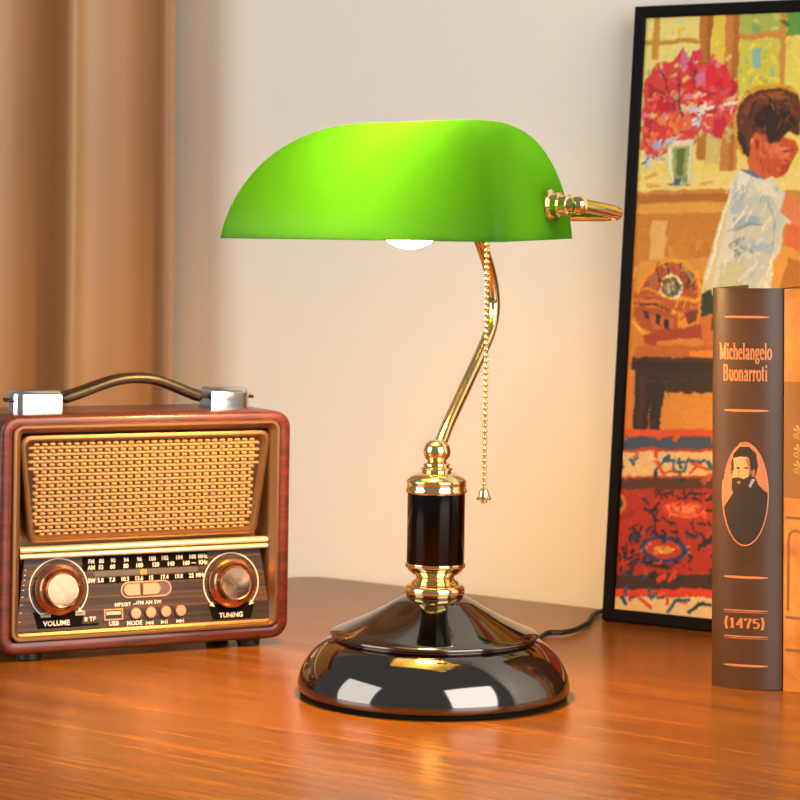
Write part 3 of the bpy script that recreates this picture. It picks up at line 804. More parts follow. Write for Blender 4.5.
def paint(w, h, step):
    """oil sketch as an array of colours; shapes are in millimetres on the sheet, z upwards"""
    rng = np.random.default_rng(7)
    nx, nz = int(w / step) + 1, int(h / step) + 1
    X, Z = np.meshgrid(np.linspace(0, w, nx), np.linspace(0, h, nz))
    def fld(sc, seed):
        r = np.random.default_rng(seed); gx, gz = int(w / sc) + 3, int(h / sc) + 3
        g = r.normal(size=(gz, gx)); fx, fz = X / sc, Z / sc; ix, iz = fx.astype(int), fz.astype(int); tx, tz = fx - ix, fz - iz
        tx, tz = tx * tx * (3 - 2 * tx), tz * tz * (3 - 2 * tz)
        return (g[iz, ix] * (1 - tx) + g[iz, ix + 1] * tx) * (1 - tz) + (g[iz + 1, ix] * (1 - tx) + g[iz + 1, ix + 1] * tx) * tz
    WX = X + fld(9, 1) * .6 + fld(3.5, 2) * .25; WZ = Z + fld(9, 3) * .6 + fld(3.5, 4) * .25
    img = np.zeros((nz, nx, 3)); img[:] = np.array([200, 150, 70]) / 255
    def poly(col, pts, alpha=1.0):
        c = np.array([int(col[i:i + 2], 16) for i in (0, 2, 4)]) / 255
        P = np.array(pts, float)
        x0, z0 = P.min(0) - 4; x1, z1 = P.max(0) + 4
        i0, i1 = max(0, int(x0 / step)), min(nx, int(x1 / step) + 2); j0, j1 = max(0, int(z0 / step)), min(nz, int(z1 / step) + 2)
        if i1 <= i0 or j1 <= j0: return
        xs, zs_ = WX[j0:j1, i0:i1], WZ[j0:j1, i0:i1]; ins = np.zeros(xs.shape, bool)
        n = len(P)
        for k in range(n):
            (ax, az), (bx, bz_) = P[k], P[(k + 1) % n]
            if az == bz_: continue
            ins ^= ((az > zs_) != (bz_ > zs_)) & (xs < (bx - ax) * (zs_ - az) / (bz_ - az) + ax)
        img[j0:j1, i0:i1][ins] = img[j0:j1, i0:i1][ins] * (1 - alpha) + c * alpha
    def line(col, pts, wd, alpha=1.0):
        for a, b in zip(pts, pts[1:]):
            a, b = np.array(a, float), np.array(b, float); d = b - a; l = np.hypot(*d)
            if l < 1e-6: continue
            n = np.array([-d[1], d[0]]) / l * wd / 2; e = d / l * wd * .3
            poly(col, [a - e + n, b + e + n, b + e - n, a - e - n], alpha)
    def disc(col, c, rx, rz, alpha=1.0, n=18):
        poly(col, [(c[0] + rx * math.cos(2 * math.pi * k / n), c[1] + rz * math.sin(2 * math.pi * k / n)) for k in range(n)], alpha)
    def dabs(box_, n, cols, l0, l1, w0, w1, ang, spread, alpha=1.0):
        for _ in range(n):
            x, z = rng.uniform(box_[0], box_[2]), rng.uniform(box_[1], box_[3])
            a = math.radians(ang + rng.normal() * spread); l = rng.uniform(l0, l1); wd = rng.uniform(w0, w1)
            line(cols[rng.integers(len(cols))], [(x, z), (x + l * math.cos(a), z + l * math.sin(a))], wd, alpha)
    def bx(a, b): return (min(a[0], b[0]), min(a[1], b[1]), max(a[0], b[0]), max(a[1], b[1]))
    # window light
    poly('e8d27a', [(-7.2, 536.4), (325.4, 539.4), (332.0, 378.5), (-7.2, 370.0)])
    poly('e9d98a', [(-5.7, 527.3), (51.2, 529.6), (57.9, 392.1), (-4.6, 392.4)])
    dabs(bx((-1.5, 522.6), (51.8, 485.0)), 12, ['dfe0b0', 'c9d8b8', 'f0e08a', 'e6c860', 'd8d6a0'], 4.2, 7.6, 2.5, 5.1, 20, 60, .9)
    poly('c8963c', [(9.0, 526.7), (14.8, 526.5), (14.2, 486.1), (7.4, 486.3)])
    poly('c8963c', [(-3.3, 503.7), (52.6, 504.6), (52.8, 500.1), (-3.1, 499.2)])
    poly('b97e33', [(52.1, 530.4), (64.4, 530.8), (64.1, 484.7), (66.1, 396.4), (55.7, 396.5), (53.7, 485.0)])
    poly('a86a28', [(58.7, 530.2), (64.4, 530.8), (64.1, 484.7), (60.3, 484.8)])
    poly('e5c95a', [(64.4, 530.8), (77.6, 531.2), (79.2, 466.6), (66.0, 466.9)])
    poly('d8c27a', [(65.5, 475.8), (79.7, 475.4), (81.4, 392.0), (64.5, 392.0)])
    poly('c98a48', [(76.6, 531.2), (89.7, 531.6), (91.8, 457.6), (94.1, 380.6), (78.3, 380.6), (78.7, 457.8)])
    poly('b87434', [(84.2, 530.9), (89.7, 531.6), (90.9, 457.6), (90.4, 380.6), (86.7, 380.6)])
    poly('b5b862', [(89.7, 531.6), (127.6, 532.6), (129.0, 505.5), (91.3, 502.4)])
    dabs(bx((90.8, 529.8), (127.1, 507.3)), 14, ['8fae62', 'c8c870', '7f9f55', 'd8d48c', 'a8b860'], 4.2, 7.6, 2.5, 5.1, 60, 60, .9)
    poly('d0934a', [(90.2, 506.0), (145.2, 508.4), (145.5, 503.2), (90.5, 500.7)])
    poly('cf9850', [(126.7, 532.7), (133.1, 532.4), (134.3, 454.9), (129.8, 455.0)])
    poly('6f9e4a', [(133.0, 533.3), (325.8, 528.6), (327.0, 500.4), (134.6, 503.6)])
    dabs(bx((133.1, 531.5), (172.3, 507.5)), 10, ['3f7a3a', '86ae5a', '5c8f48'], 4.2, 7.6, 2.5, 4.2, 70, 50, .9)
    poly('d6c95c', [(90.5, 500.7), (128.3, 502.0), (129.6, 458.5), (92.1, 452.3)])
    dabs(bx((91.5, 498.0), (127.7, 460.3)), 16, ['b8c05e', 'e8d84a', 'd9cf70', 'a8bd8c', 'ecd85a', 'c8b850'], 4.2, 7.6, 2.5, 4.2, 60, 60, .9)
    poly('9fc0b0', [(103.0, 492.4), (112.2, 493.8), (112.1, 478.1), (104.8, 476.5)])
    poly('e6d46e', [(134.7, 501.8), (327.0, 498.7), (329.1, 448.3), (135.2, 456.6)])
    dabs(bx((134.7, 500.1), (179.3, 455.7)), 12, ['dcc850', 'c8c478', 'f0dc78'], 4.2, 7.6, 2.5, 4.2, 60, 60, .9)
    # sill and panelling
    poly('ecd489', [(-8.0, 383.4), (331.3, 394.9), (332.2, 373.6), (-8.9, 366.4)])
    dabs(bx((-4.3, 387.9), (78.8, 371.8)), 14, ['f2e0a0', 'e4c060', 'e8d070', 'd9ae4c'], 4.2, 10.2, 1.7, 3.4, 5, 10, .9)
    poly('c98a3a', [(-7.1, 368.2), (97.5, 370.1), (98.5, 350.1), (-8.8, 347.7)])
    poly('b27230', [(-8.8, 364.6), (97.7, 366.6), (98.0, 360.5), (-8.4, 357.5)])
    poly('d9a552', [(3.4, 356.6), (93.4, 358.8), (93.9, 350.1), (-0.0, 347.7)])
    poly('c4872f', [(-8.8, 347.7), (89.3, 350.1), (99.9, 154.5), (-7.6, 148.4)])
    dabs(bx((-1.7, 343.3), (78.1, 248.2)), 40, ['c98c30', 'b87a28', 'd39a40', 'c08430', 'dba850'], 4.2, 11.9, 3.4, 6.8, 80, 25, .7)
    poly('d9b070', [(15.9, 341.6), (31.2, 342.6), (30.4, 306.4), (16.0, 306.2)])
    poly('cf9a48', [(6.3, 306.0), (74.6, 310.7), (75.7, 291.6), (5.5, 286.5)])
    # flowers
    poly('d04a40', [(1.8, 466.7), (13.5, 482.5), (26.9, 484.0), (37.9, 494.4), (48.1, 481.6), (65.1, 482.9), (76.7, 479.0), (87.9, 461.1), (91.9, 438.3), (83.2, 427.9), (74.5, 415.7), (60.9, 422.9), (52.3, 407.1), (31.4, 405.5), (14.6, 396.7), (2.3, 407.5), (3.8, 432.6)])
    dabs(bx((3.6, 484.6), (89.8, 409.4)), 60, ['e8d080', 'e8c878', 'dcc88c', 'c8b888'], 2.5, 6.0, 1.7, 4.2, 60, 60, .9)
    dabs(bx((10.4, 486.2), (78.2, 468.4)), 16, ['d8607a', 'c83a4a', 'e08aa0', 'd84850'], 4.2, 7.6, 2.5, 5.1, 70, 50, 1)
    dabs(bx((4.5, 470.2), (86.7, 431.3)), 60, ['c82a30', 'd83a38', 'e05050', 'b82430', 'd8607a', 'e88a90', 'c43038', 'e26a50'], 4.2, 8.5, 3.4, 6.0, 60, 60, 1)
    dabs(bx((0.3, 441.6), (87.4, 418.2)), 44, ['d43a38', 'c82a30', 'e06048', 'b82a3a', 'e07a60', 'd05a72'], 4.2, 8.5, 3.4, 6.0, 40, 60, 1)
    dabs(bx((-0.7, 425.5), (48.9, 400.9)), 26, ['d4403a', 'e07a48', 'c83040', 'e08a58', 'd85a60'], 4.2, 8.5, 2.5, 5.1, 60, 60, 1)
    poly('c8283a', [(44.6, 476.3), (47.4, 494.1), (50.3, 476.2), (47.0, 467.4)])
    poly('d07a98', [(34.5, 485.5), (37.8, 496.1), (44.1, 485.3), (39.0, 474.7)])
    poly('d88098', [(51.5, 471.7), (59.9, 474.2), (61.5, 463.5), (53.0, 461.9)])
    poly('d8323a', [(61.6, 479.4), (68.9, 482.8), (71.8, 465.0), (60.8, 458.2)])
    poly('d84040', [(74.8, 479.1), (80.3, 480.7), (86.1, 459.4), (77.9, 456.1)])
    poly('c83048', [(71.6, 433.3), (81.1, 431.4), (78.3, 413.9), (68.6, 421.0)])
    dabs(bx((40.2, 453.3), (64.0, 435.2)), 14, ['f0dcc0', 'f4e8d4', 'e8b890', 'f0d0a8', 'e8c8a0'], 3.4, 6.8, 2.5, 4.2, 40, 60, 1)
    dabs(bx((46.7, 439.0), (58.8, 426.4)), 7, ['e8e0dc', 'c8ccd8', 'f0e8e0'], 3.4, 6.0, 1.7, 3.4, 40, 60, 1)
    dabs(bx((74.5, 449.1), (91.9, 438.3)), 8, ['f0e4d0', 'e8d8c0', 'e8b090'], 3.4, 6.0, 1.7, 3.4, 30, 60, 1)
    dabs(bx((11.6, 414.6), (31.5, 403.7)), 9, ['b8bcc8', 'c8c8d0', 'a8b0c8'], 3.4, 6.8, 1.7, 3.4, 30, 50, 1)
    dabs(bx((6.3, 405.7), (22.5, 393.1)), 8, ['b0b8c8', 'd0d4dc', 'c0c4d0'], 3.4, 6.8, 1.7, 3.4, 20, 50, 1)
    dabs(bx((18.2, 434.1), (40.3, 417.8)), 12, ['e88a48', 'e07040', 'f0a060'], 3.4, 6.8, 2.5, 4.2, 30, 60, 1)
    line('4a2a20', [(16.8, 475.3), (24.0, 467.9), (24.5, 459.0)], 1.26)
    line('4a2a20', [(12.9, 459.3), (20.7, 457.3), (24.9, 451.9)], 1.26)
    line('3a2820', [(35.7, 464.1), (36.7, 448.1), (41.3, 433.8)], 1.26)
    line('30403a', [(50.4, 474.4), (49.0, 465.6)], 1.44)
    line('4a2a20', [(30.7, 451.7), (33.3, 439.2)], 1.08)
    line('4a5a48', [(4.1, 393.2), (8.9, 395.0), (10.6, 398.5)], 1.08)
    # vase
    poly('cfc89a', [(26.4, 410.0), (52.9, 414.2), (51.3, 374.5), (45.7, 371.8), (33.3, 371.8)])
    poly('a8a868', [(28.5, 405.5), (50.3, 408.9), (49.1, 378.9), (34.0, 377.1)])
    poly('6a7a3a', [(35.2, 405.5), (44.7, 407.2), (44.2, 382.4), (38.6, 380.7)])
    poly('e8e4c8', [(27.5, 407.3), (31.3, 408.2), (36.0, 375.3), (33.1, 375.3)])
    poly('dcd8b0', [(48.3, 410.7), (52.0, 412.4), (51.1, 377.1), (48.3, 377.1)])
    poly('f0dcc8', [(31.0, 412.6), (50.0, 415.1), (50.2, 410.6), (30.3, 408.2)])
    poly('5a6a88', [(34.8, 378.9), (42.4, 379.8), (40.9, 373.6), (35.2, 373.6)])
    poly('8a9a70', [(44.2, 382.4), (48.9, 382.4), (47.4, 375.3), (43.6, 375.3)])
    line('7a7a5a', [(29.4, 373.6), (50.4, 373.6)], 0.90)
    # boy : shirt
    poly('d8d4c0', [(98.4, 387.5), (107.7, 385.7), (126.3, 380.5), (136.9, 370.1), (153.3, 349.6), (153.7, 341.0), (141.1, 340.9), (137.2, 311.7), (131.9, 308.2), (130.0, 275.6), (65.4, 273.9), (66.9, 280.9), (69.6, 300.1), (77.4, 328.2), (85.2, 356.1), (91.3, 380.6)])
    poly('c9c8b8', [(97.9, 361.4), (125.3, 364.9), (140.8, 347.8), (133.5, 313.4), (111.8, 275.1), (93.4, 274.6), (94.3, 326.6)])
    poly('a8b4bc', [(94.1, 345.7), (117.1, 347.6), (119.4, 339.0), (94.6, 337.0)])
    poly('b8c0c0', [(93.3, 378.8), (104.9, 370.1), (100.5, 347.5), (91.2, 349.2)])
    poly('e8e2cc', [(98.5, 385.8), (107.9, 382.3), (101.4, 364.9), (93.9, 368.4)])
    poly('d9caa0', [(68.5, 286.2), (76.0, 319.4), (85.6, 349.2), (89.3, 349.2), (80.4, 307.3), (76.6, 274.2), (67.3, 274.0)])
    poly('c9c39a', [(84.1, 307.4), (106.3, 307.7), (106.3, 275.0), (82.2, 274.3)])
    poly('e6e0c8', [(128.3, 308.1), (133.2, 318.5), (131.8, 275.6), (124.5, 275.4)])
    poly('8a96a4', [(89.9, 321.4), (103.3, 330.2), (105.3, 326.8), (93.0, 316.2)])
    poly('98a4ac', [(100.0, 323.2), (113.1, 318.2), (115.3, 313.1), (100.3, 318.0)])
    poly('b0bcc4', [(108.9, 328.5), (133.0, 321.9), (131.7, 313.3), (111.3, 318.2)])
    poly('8a8a78', [(96.6, 318.0), (104.2, 312.9), (95.1, 311.0)])
    line('b8a888', [(88.3, 333.5), (99.2, 337.1)], 1.08)
    dabs(bx((82.9, 364.8), (135.1, 282.5)), 26, ['d4d2c4', 'c4c8c8', 'e0dcc8', 'b8c2c6', 'd0c8a8'], 5.1, 11.9, 1.7, 3.4, 60, 40, .7)
    dabs(bx((84.3, 373.6), (131.2, 287.6)), 34, ['f0ead8', 'b0b8bc', 'e6dcc0', 'a8b0b0', 'ded2b0'], 6.8, 15.3, 1.0, 2.2, 65, 18, .8)
    line('8a8a80', [(93.9, 333.6), (110.1, 340.7), (121.2, 339.0)], 1.08)
    line('f4ecd8', [(88.5, 364.9), (79.4, 326.4), (71.9, 291.5)], 1.62)
    line('9aa0a0', [(123.8, 359.8), (132.0, 342.6), (131.2, 321.9)], 1.08)
    poly('e4dcc8', [(107.7, 385.7), (126.5, 377.0), (134.5, 363.2), (121.7, 364.9), (112.0, 373.6)])
    # arm and torso right of it
    poly('d98a5a', [(139.6, 370.1), (152.7, 361.6), (333.7, 337.7), (334.4, 321.4), (154.1, 334.2), (137.0, 351.2)])
    poly('d87848', [(142.9, 340.9), (153.8, 339.3), (334.0, 329.6), (336.0, 280.9), (155.4, 308.6), (141.1, 323.8)])
    poly('d9a050', [(141.2, 322.1), (182.1, 309.0), (337.0, 256.6), (131.3, 249.9), (131.9, 308.2)])
    poly('b87a2a', [(146.2, 311.9), (182.4, 302.3), (336.0, 280.9), (137.2, 275.7)])
    # neck, face, ear, hair
    poly('d0703c', [(102.5, 413.6), (123.2, 404.8), (129.9, 382.2), (119.1, 378.8), (105.8, 387.5)])
    poly('c8602e', [(105.9, 420.6), (116.8, 422.2), (146.5, 413.2), (150.5, 404.5), (147.2, 397.7), (144.0, 390.8), (137.2, 382.2), (130.0, 380.5), (122.3, 387.4), (112.7, 396.2)])
    poly('d87a4a', [(117.4, 411.7), (132.0, 411.6), (136.3, 399.5), (125.5, 396.1)])
    poly('e08a58', [(128.6, 408.2), (143.2, 406.3), (141.8, 397.7), (132.8, 396.0)])
    poly('b84a24', [(133.2, 389.1), (141.9, 396.0), (142.4, 387.4), (135.4, 381.3)])
    poly('a84420', [(141.4, 406.3), (146.9, 404.6), (144.4, 401.1)])
    poly('d87040', [(107.0, 417.1), (115.2, 417.9), (116.1, 401.3), (110.7, 399.6)])
    poly('9a3c1c', [(109.9, 413.6), (113.6, 413.5), (114.1, 404.8), (111.3, 404.9)])
    line('a84a24', [(116.4, 396.1), (120.7, 384.0)], 1.08)
    poly('d9a838', [(88.0, 424.3), (91.6, 445.3), (100.3, 455.6), (112.9, 461.5), (127.6, 462.0), (140.5, 458.2), (148.1, 452.9), (148.5, 444.2), (138.9, 454.8), (125.9, 458.6), (111.3, 457.1), (98.7, 450.4), (93.7, 440.0), (92.9, 420.7), (100.6, 398.0), (93.6, 406.7)])
    poly('6a3a1c', [(91.4, 431.3), (93.5, 443.5), (102.3, 452.1), (115.0, 457.9), (129.6, 458.5), (144.4, 453.0), (152.1, 444.2), (151.0, 430.4), (149.9, 416.6), (140.7, 420.2), (132.0, 411.6), (123.0, 410.0), (118.9, 418.7), (109.6, 420.5), (106.2, 413.6), (105.2, 397.9), (99.5, 401.5), (93.2, 415.5)])
    poly('3a2014', [(107.1, 432.8), (119.3, 444.8), (139.8, 437.5), (147.6, 427.0), (138.9, 420.2), (128.4, 411.6), (122.9, 411.7), (120.4, 423.9), (109.4, 424.0)])
    poly('8a4a20', [(95.7, 438.2), (104.4, 448.5), (115.2, 453.6), (112.0, 444.9), (101.4, 434.6)])
    poly('a06028', [(116.9, 455.3), (131.6, 455.0), (139.2, 449.6), (126.5, 448.1)])
    dabs(bx((95.0, 450.5), (149.5, 423.5)), 46, ['4a2814', '5a3018', '7a4420', '3a1e10', '8a5426'], 4.2, 9.3, 0.8, 1.5, -65, 25, 1)
    dabs(bx((100.3, 455.6), (146.7, 444.3)), 18, ['8a5426', 'a06a30', '6a3c1a', 'b87a38'], 4.2, 8.5, 0.8, 1.4, -50, 25, 1)
    dabs(bx((94.3, 429.5), (106.8, 403.1)), 14, ['4a2814', '6a3a1a', '3a2012'], 4.2, 7.6, 0.8, 1.4, -80, 15, 1)
    dabs(bx((111.8, 413.5), (121.9, 396.1)), 8, ['e09058', 'c86838', 'd87a48'], 2.5, 5.1, 1.0, 1.9, -70, 30, .8)
    dabs(bx((123.1, 408.2), (140.5, 387.4)), 14, ['e08a58', 'c8602e', 'd87040', 'b85028'], 2.5, 6.0, 1.2, 2.2, -50, 40, .8)
    line('7a3018', [(135.2, 402.9), (141.5, 403.7)], 1.08)
    line('9a4020', [(138.7, 388.2), (143.1, 389.9)], 1.08)
    line('2a160e', [(109.9, 448.4), (103.4, 432.8)], 1.26)
    line('2a160e', [(122.8, 448.2), (118.2, 430.9)], 1.26)
    line('4a2814', [(135.5, 449.7), (130.9, 434.1)], 1.26)
    line('8a4a20', [(142.9, 447.8), (141.8, 434.0)], 1.26)
    poly('3c2616', [(93.8, 420.7), (100.6, 415.4), (103.3, 399.7), (97.5, 405.0)])
    poly('6a7a98', [(98.4, 387.5), (107.6, 387.5), (119.0, 380.5), (111.7, 380.5)])
    # trousers and darks behind the books
    poly('2e3a22', [(67.1, 277.4), (76.2, 282.9), (81.8, 248.3), (72.7, 244.6), (68.2, 258.3)])
    poly('3a4228', [(76.4, 277.7), (335.9, 284.1), (337.0, 256.6), (78.1, 248.2)])
    # mitt
    poly('d9952e', [(3.6, 252.9), (0.6, 272.2), (7.3, 290.1), (18.1, 302.7), (33.0, 310.0), (50.3, 308.5), (64.1, 298.3), (67.8, 280.9), (68.2, 258.3), (57.4, 249.3), (33.2, 241.5), (15.8, 242.7)])
    poly('a8582a', [(8.9, 261.9), (8.1, 276.0), (16.7, 293.8), (29.5, 304.7), (44.8, 304.9), (58.5, 296.4), (64.0, 282.6), (63.5, 273.9), (46.4, 276.9), (23.4, 278.1)])
    poly('b86a34', [(15.0, 290.3), (24.1, 299.3), (28.5, 288.8), (21.3, 281.6)])
    poly('b8602e', [(33.3, 304.7), (44.9, 303.2), (45.4, 294.4), (35.8, 296.0)])
    poly('8a4a24', [(49.0, 298.0), (58.6, 294.7), (61.3, 280.8), (51.7, 282.3)])
    line('e0aa3a', [(16.7, 293.8), (25.8, 302.8), (37.0, 307.4), (50.4, 305.9), (62.4, 294.8), (66.8, 282.6)], 1.62)
    line('7a8078', [(17.3, 283.3), (22.5, 294.0)], 1.26)
    line('7a8078', [(54.6, 298.1), (62.8, 287.8)], 1.26)
    line('3a2014', [(22.2, 299.2), (28.6, 287.0)], 1.08)
    line('3a2014', [(33.3, 304.7), (34.0, 294.2)], 1.08)
    line('3a2014', [(46.7, 305.0), (47.4, 292.7)], 1.08)
    line('3a2014', [(56.7, 294.6), (53.5, 284.1)], 1.08)
    line('9aa09a', [(29.6, 302.9), (31.8, 297.7)], 1.44)
    line('9aa09a', [(48.7, 303.2), (58.9, 289.4)], 1.44)
    disc('e8e2c8', (38.4, 283.7), 11.4, 11.9)
    poly('6a6a52', [(30.3, 290.6), (41.6, 293.5), (48.7, 285.7), (44.5, 276.9), (35.1, 274.0), (29.0, 280.0)])
    poly('b8b498', [(34.3, 288.9), (40.9, 289.9), (42.3, 282.1), (35.8, 278.4)])
    line('3a3a2a', [(41.7, 291.7), (48.1, 280.5)], 1.08)
    line('4a4a38', [(36.1, 290.7), (40.7, 276.8)], 1.08)
    poly('b06228', [(1.2, 277.6), (17.6, 278.8), (39.0, 273.2), (65.6, 270.4), (66.1, 261.7), (47.2, 262.9), (24.0, 267.6), (2.7, 268.8)])
    line('3a1a0e', [(2.7, 268.8), (22.1, 267.5), (43.4, 262.0)], 1.44)
    poly('c87a34', [(2.4, 274.1), (19.8, 273.6), (35.4, 268.7), (18.2, 268.3), (4.6, 269.7)])
    line('e8b040', [(17.4, 281.5), (29.1, 278.2), (42.8, 273.3), (56.1, 271.9), (67.2, 275.7)], 1.44)
    line('e0a838', [(44.7, 273.4), (43.2, 266.3)], 1.44)
    line('e0a838', [(52.3, 272.7), (50.8, 265.7)], 1.44)
    line('e0a838', [(59.8, 273.8), (58.3, 266.7)], 1.44)
    poly('a85a26', [(2.8, 267.0), (24.1, 264.9), (47.3, 261.2), (46.2, 247.2), (25.4, 243.0), (9.7, 247.8), (3.3, 258.2)])
    poly('c07030', [(18.8, 258.6), (43.8, 255.8), (42.3, 248.8), (23.3, 246.4)])
    poly('2c1a12', [(12.8, 262.0), (17.6, 262.1), (19.0, 255.1), (14.0, 256.7)])
    poly('2c1a12', [(25.4, 259.7), (29.3, 258.9), (29.8, 250.2), (25.9, 251.8)])
    poly('2c1a12', [(33.3, 256.4), (38.1, 255.7), (38.6, 246.9), (33.8, 247.7)])
    disc('e8b83c', (42.5, 261.9), 2.8, 2.8)
    poly('7a3a1a', [(51.0, 261.3), (65.0, 265.2), (63.7, 254.7), (55.4, 251.0)])
    line('d99a34', [(51.0, 261.3), (55.4, 251.0), (63.9, 251.2), (67.9, 263.5)], 1.80)
    line('e8b848', [(2.7, 252.8), (9.9, 246.0), (15.9, 241.8)], 1.98)
    line('d9a848', [(19.8, 241.0), (35.2, 239.8), (50.0, 245.6)], 1.26)
    dabs(bx((2.8, 300.6), (67.0, 246.1)), 40, ['8a4420', 'c87834', 'd8963a', '7a3a1a', 'b06028'], 2.5, 6.8, 0.8, 1.5, 20, 60, .85)
    dabs(bx((0.3, 309.5), (67.3, 274.0)), 14, ['e8b040', 'dca038'], 2.5, 6.0, 0.8, 1.3, 30, 60, .9)
    # books and stool
    poly('a04a22', [(14.0, 240.9), (25.3, 244.7), (66.7, 251.3), (77.7, 255.1), (78.5, 239.6), (67.5, 235.7), (16.6, 230.4)])
    poly('d08a3a', [(25.8, 236.0), (67.3, 240.9), (71.2, 237.6), (69.8, 228.9), (30.2, 227.4)])
    poly('c87830', [(66.3, 258.3), (78.2, 262.1), (79.7, 236.1), (71.4, 234.1)])
    poly('b8702c', [(10.7, 231.9), (82.6, 234.5), (83.2, 222.4), (3.6, 221.1)])
    poly('e0962e', [(58.6, 228.4), (82.7, 231.1), (83.1, 224.2), (58.8, 223.2)])
    poly('2c1710', [(4.5, 221.1), (30.6, 220.4), (87.0, 220.9), (87.6, 210.5), (31.2, 209.9), (4.2, 210.5)])
    poly('4a2618', [(4.5, 221.1), (86.9, 223.5), (87.1, 220.0), (4.8, 217.6)])
    poly('38200f', [(8.1, 210.7), (87.6, 210.5), (88.6, 191.7), (60.7, 190.3), (36.0, 191.8), (22.6, 192.0), (9.0, 194.9)])
    poly('d39a48', [(36.0, 191.8), (88.5, 193.4), (90.7, 154.0), (34.6, 150.8)])
    poly('cf8a3c', [(-9.3, 208.2), (6.2, 208.9), (7.8, 149.3), (-7.6, 148.4)])
    poly('32190f', [(8.2, 209.0), (25.5, 207.9), (23.5, 176.3), (20.9, 123.9), (19.2, 87.2), (12.5, 86.7), (10.3, 140.7)])
    poly('4a2818', [(12.2, 205.6), (18.0, 205.9), (16.5, 132.3), (14.7, 97.3)])
    poly('2c160d', [(23.7, 206.1), (38.1, 205.0), (35.0, 176.9), (32.7, 117.7), (24.1, 117.1), (24.0, 167.6)])
    dabs(bx((12.2, 205.6), (81.2, 191.3)), 20, ['2a160c', '4a2a18', '22120a', '5a3620'], 4.2, 10.2, 0.8, 1.7, 5, 20, .9)
    dabs(bx((8.4, 205.4), (41.7, 125.2)), 18, ['24120a', '4a2a18', '5a3420'], 5.1, 11.9, 0.8, 1.5, -80, 10, .9)
    # rug
    poly('b0502e', [(-11.9, 155.2), (340.4, 174.6), (347.2, 9.6), (-6.8, -26.1)])
    poly('4a5a7a', [(-3.8, 150.4), (340.6, 169.8), (341.0, 160.2), (-4.2, 139.8)])
    dabs(bx((-1.9, 150.5), (163.4, 151.4)), 16, ['c86a34', '2e4a70', 'd08048', '3a5a80'], 3.4, 6.8, 3.4, 6.0, 80, 20, 1)
    poly('d0602e', [(-4.3, 157.4), (340.4, 176.2), (340.6, 170.6), (-3.9, 151.2)])
    poly('e0c8a0', [(-4.0, 137.2), (341.1, 157.8), (341.9, 139.4), (-4.7, 116.1)])
    dabs(bx((-2.9, 134.6), (164.4, 131.3)), 34, ['3a6a88', 'c8502c', 'd8703c', '2a5878', 'e8d8b8'], 4.2, 8.5, 1.7, 3.4, 0, 50, 1)
    line('2e6a8a', [(32.4, 122.8), (39.5, 132.0), (48.9, 132.6), (49.4, 123.9), (58.8, 124.5), (62.0, 133.4), (73.2, 134.1)], 2.16)
    line('c8502c', [(33.8, 131.6), (40.1, 121.6), (51.2, 125.8)], 2.16)
    line('c8502c', [(64.5, 123.2), (71.6, 128.8), (82.9, 127.8)], 2.16)
    poly('5a3a30', [(-4.6, 114.3), (342.0, 137.1), (342.3, 129.1), (-5.0, 104.7)])
    dabs(bx((-1.7, 113.7), (165.0, 119.6)), 14, ['c87038', '2c3448', 'a85a34'], 3.4, 6.0, 2.5, 4.2, 60, 30, 1)
    poly('a83a22', [(-5.0, 104.7), (342.3, 128.3), (345.0, 63.2), (-3.4, 29.8)])
    dabs(bx((-3.0, 103.1), (159.7, 48.9)), 40, ['b8482a', '98301a', 'b04024'], 4.2, 10.2, 2.5, 5.1, 10, 40, .8)
    disc('b03c22', (62.5, 91.2), 31.7, 13.2)
    disc('c85a38', (62.5, 91.2), 21.1, 7.9)
    disc('d88a60', (62.5, 91.2), 10.6, 3.5)
    dabs(bx((33.4, 105.6), (93.4, 104.5)), 12, ['2a2028', '3a2a30', '4a2c28'], 3.4, 7.6, 1.3, 2.5, 20, 60, 1)
    dabs(bx((33.0, 79.6), (94.8, 79.1)), 12, ['2a2028', '2c3a58', '4a2c28'], 3.4, 7.6, 1.3, 2.5, -20, 60, 1)
    dabs(bx((28.1, 98.3), (40.4, 81.8)), 8, ['2a2028', '33364a'], 3.4, 7.6, 1.3, 2.5, 70, 60, 1)
    dabs(bx((85.9, 105.7), (103.7, 83.2)), 10, ['2a2028', '33364a'], 3.4, 7.6, 1.3, 2.5, 70, 60, 1)
    line('1f2440', [(37.8, 95.5), (30.6, 88.0), (36.8, 79.8)], 1.62)
    line('e08858', [(45.5, 92.6), (56.6, 96.8), (75.4, 94.7), (81.2, 90.0), (66.6, 84.7), (49.7, 86.0), (45.5, 92.6)], 1.26)
    disc('3a4a78', (43.8, 56.2), 22.9, 10.6)
    disc('b8421f', (43.8, 56.2), 17.6, 7.9)
    disc('c8a060', (43.9, 55.4), 8.8, 3.5)
    line('27478a', [(22.9, 56.3), (30.1, 63.8), (43.2, 66.5), (58.4, 65.1), (66.3, 58.1), (59.3, 48.9), (44.4, 46.0), (29.2, 47.3), (22.9, 56.3)], 2.16)
    dabs(bx((10.7, 67.5), (82.5, 67.9)), 16, ['1f2440', '2a2430', '283c68'], 3.4, 7.6, 1.3, 2.5, 20, 60, 1)
    dabs(bx((8.3, 44.7), (84.0, 40.8)), 20, ['1f2440', '2a2430', '283c68'], 3.4, 7.6, 1.3, 2.5, -10, 60, 1)
    dabs(bx((3.3, 63.4), (21.9, 40.6)), 12, ['1f2440', '283c68', '2a2430'], 3.4, 7.6, 1.3, 2.5, 70, 60, 1)
    dabs(bx((69.4, 68.6), (89.2, 46.3)), 12, ['1f2440', '283c68', '2a2430'], 3.4, 7.6, 1.3, 2.5, 70, 60, 1)
    dabs(bx((8.5, 72.5), (80.4, 71.2)), 16, ['1f2440', '2a2430', '23305a'], 3.4, 7.6, 1.0, 1.9, 0, 50, 1)
